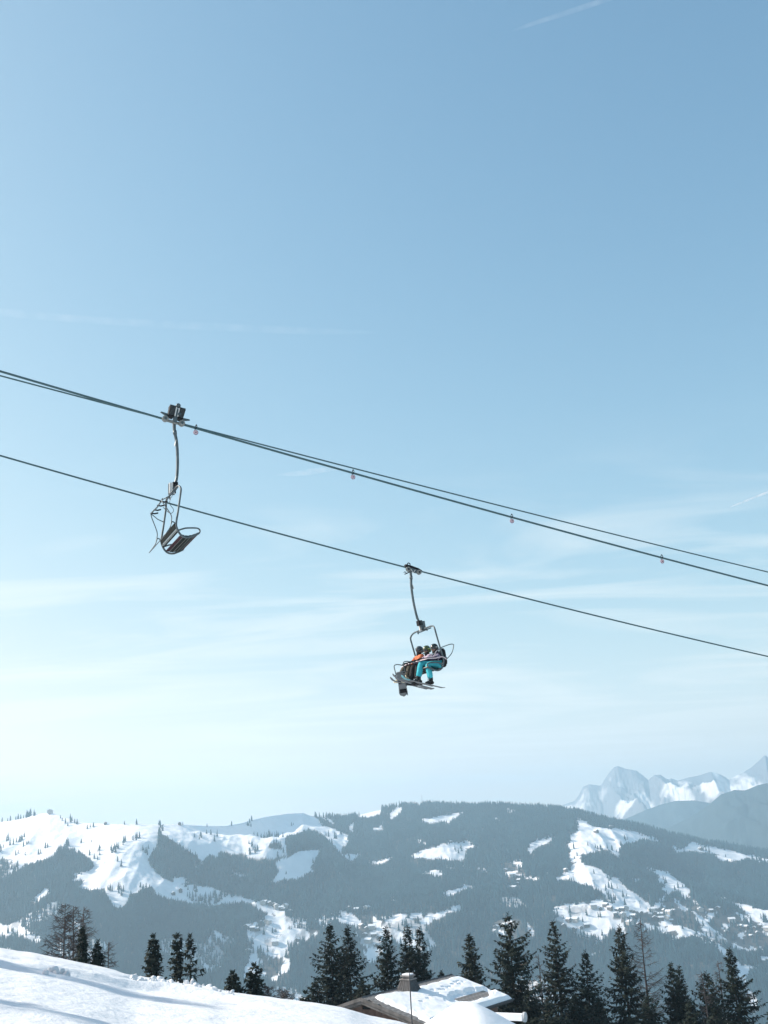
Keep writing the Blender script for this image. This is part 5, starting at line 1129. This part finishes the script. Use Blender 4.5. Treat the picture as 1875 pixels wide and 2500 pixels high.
# skis and snowboard
m_ski = material('ski_base', (0.07, 0.08, 0.086), 0.4, second=(0.12, 0.13, 0.138), scale=4)
m_skit = material('teal_ski', (0.08, 0.30, 0.34), 0.35, second=(0.14, 0.40, 0.43), scale=3)
def ski(cx, cy, cz, length, pitch, yaw, mat, mat_tip, label, roll=0.0):
    e = empty('ski', CM @ Vector((cx, cy, cz)), None, label=label, category='ski')
    e.rotation_mode = 'QUATERNION'; e.rotation_quaternion = (CM.to_3x3() @ Matrix.Rotation(yaw, 3, 'Z') @ Matrix.Rotation(pitch, 3, 'X') @ Matrix.Rotation(roll, 3, 'Y')).to_quaternion()
    def strip(t0, t1, n):
        up_, lo = [], []
        for k in range(n + 1):
            t = t0 + (t1 - t0) * k / n; y = (t - 0.46) * length; w = 0.044 + 0.016 * (abs(t - 0.46) * 2) ** 2
            if t > 0.93: w *= math.sqrt(max(0.0, 1 - ((t - 0.93) / 0.07) ** 2)) + 0.05
            if t < 0.03: w *= 0.7 + 10 * t
            z = 0.10 * max(0, (t - 0.86) / 0.14) ** 2 + 0.03 * max(0, (0.05 - t) / 0.05) ** 2
            up_.append((w, y, z))
        m = MB(); th = 0.014
        v = [(sx * w, y, z + dz) for w, y, z in up_ for sx, dz in ((-1, 0), (1, 0), (1, th), (-1, th))]
        f = [(4 * i + a, 4 * i + (a + 1) % 4, 4 * i + 4 + (a + 1) % 4, 4 * i + 4 + a) for i in range(n) for a in range(4)] + [(3, 2, 1, 0), (4 * n, 4 * n + 1, 4 * n + 2, 4 * n + 3)]
        m.add(v, f); return m
    strip(0, 0.80, 14).build('ski_body', mat, e); strip(0.8005, 1.0, 10).build('ski_tip', mat_tip, e)
    for y in (-0.16, 0.17):
        b = MB(); b.box((0, y, 0.045), (0.075, 0.11, 0.06)); b.build('binding', m_black, e)
    return e
ski(-0.63, 0.08, -3.945, 1.60, 0.19, 0.0, m_ski, m_skit, 'grey ski with a teal tip on the near foot of the nearest rider')
ski(-0.38, 0.27, -3.865, 1.54, 0.20, -0.05, m_ski, m_ski, 'grey ski on the far foot of the nearest rider')
ski(-0.11, 0.10, -3.895, 1.46, 0.22, 0.02, m_ski, m_ski, 'grey ski on the near foot of the middle rider', 0.3)
ski(0.12, 0.16, -3.885, 1.46, 0.20, 0.0, m_ski, m_ski, 'grey ski on the far foot of the middle rider')
e = empty('snowboard', CM @ Vector((0.52, 0.27, -3.77)), None, label='wide grey snowboard hanging sideways from the boot of the farthest rider', category='snowboard')
by = Vector((0.62, -0.40, -0.60)).normalized(); bx = Vector((0.45, 0.9, -0.10)); bx = (bx - by * bx.dot(by)).normalized(); bz = bx.cross(by)
e.rotation_mode = 'QUATERNION'; e.rotation_quaternion = (CM.to_3x3() @ Matrix((bx, by, bz)).transposed()).to_quaternion()
b = MB(); n = 28; vv_ = []
for k in range(n + 1):
    t = k / n; y = (t - 0.56) * 1.10; w = 0.125 + 0.025 * (abs(t - 0.5) * 2) ** 2; en = max(0, (abs(t - 0.5) - 0.40) / 0.10); w *= math.sqrt(max(0.0, 1 - en ** 2)) + 0.02; z = 0.09 * en ** 1.5
    vv_ += [(-w, y, z), (w, y, z), (w, y, z + 0.014), (-w, y, z + 0.014)]
b.add(vv_, [(4 * i + a, 4 * i + (a + 1) % 4, 4 * i + 4 + (a + 1) % 4, 4 * i + 4 + a) for i in range(n) for a in range(4)] + [(3, 2, 1, 0), (4 * n, 4 * n + 1, 4 * n + 2, 4 * n + 3)]); b.build('board', material('board_base', (0.11, 0.125, 0.135), 0.4, second=(0.16, 0.18, 0.19), scale=3), e)
for y in (-0.10, 0.30):
    b = MB(); b.box((0, y, 0.03), (0.22, 0.14, 0.03)); bd = b.build('binding', m_black, e)
    b = MB(); b.prism([(-0.10, y - 0.06, 0.045), (-0.10, y + 0.06, 0.045), (-0.13, y + 0.05, 0.22), (-0.13, y - 0.05, 0.22)], [(-0.085, y - 0.06, 0.045), (-0.085, y + 0.06, 0.045), (-0.115, y + 0.05, 0.22), (-0.115, y - 0.05, 0.22)]); b.build('highback', m_black, e)
# ================================================================ contrails and a wisp of cloud, high above the haze
def vol_material(name, dens, scale):
    m = D.materials.new(name); m.use_nodes = True; t = m.node_tree; t.nodes.clear()
    o = t.nodes.new('ShaderNodeOutputMaterial'); v = t.nodes.new('ShaderNodeVolumePrincipled'); v.inputs['Color'].default_value = (0.97, 0.98, 1, 1); v.inputs['Anisotropy'].default_value = 0.3
    co = t.nodes.new('ShaderNodeTexCoord'); n = t.nodes.new('ShaderNodeTexNoise'); n.inputs['Scale'].default_value = scale; n.inputs['Detail'].default_value = 5; t.links.new(co.outputs['Object'], n.inputs['Vector'])
    r = t.nodes.new('ShaderNodeMapRange'); r.inputs[1].default_value = 0.35; r.inputs[2].default_value = 0.75; r.inputs[3].default_value = 0.0; r.inputs[4].default_value = dens; t.links.new(n.outputs['Fac'], r.inputs[0]); t.links.new(r.outputs[0], v.inputs['Density']); t.links.new(v.outputs[0], o.inputs['Volume'])
    return m
def contrail(name, pts, alt, radii, dens, label, category='contrail', nsc=0.004):
    P_ = []
    for x, y in pts:
        d = Vector(ray(x, y)); P_.append(d * (alt / d.z))
    c0 = P_[len(P_) // 2]; b = MB(); b.tube([p - c0 for p in P_], radii, 14, smooth_pts=4)
    o = b.build(name, vol_material(name + '_ice', dens, nsc), None, True, label=label, category=category); o.location = c0
    return o
contrail('contrail', [(1235, 82), (1300, 58), (1380, 32), (1470, 2), (1600, -45)], 9000, [8, 26, 32, 32, 34], 0.0020, 'faint white contrail slanting into the top edge of the sky at the right')
contrail('contrail', [(-220, 735), (0, 762), (220, 781), (480, 796), (760, 808), (960, 812)], 9000, [70, 75, 70, 75, 70, 10], 0.0006, 'long faint horizontal contrail across the left half of the sky', nsc=0.0022)
contrail('contrail', [(1782, 1238), (1810, 1227), (1850, 1211), (1900, 1192), (2000, 1150)], 6500, [8, 22, 24, 24, 24], 0.02, 'short bright contrail at the right edge of the sky')
contrail('wispy_cloud', [(668, 1160), (715, 1157), (755, 1152), (800, 1146), (880, 1138)], 6000, [5, 45, 60, 45, 6], 0.0022, 'small white wisp of cloud below the crossing ropes', 'cloud', 0.006)
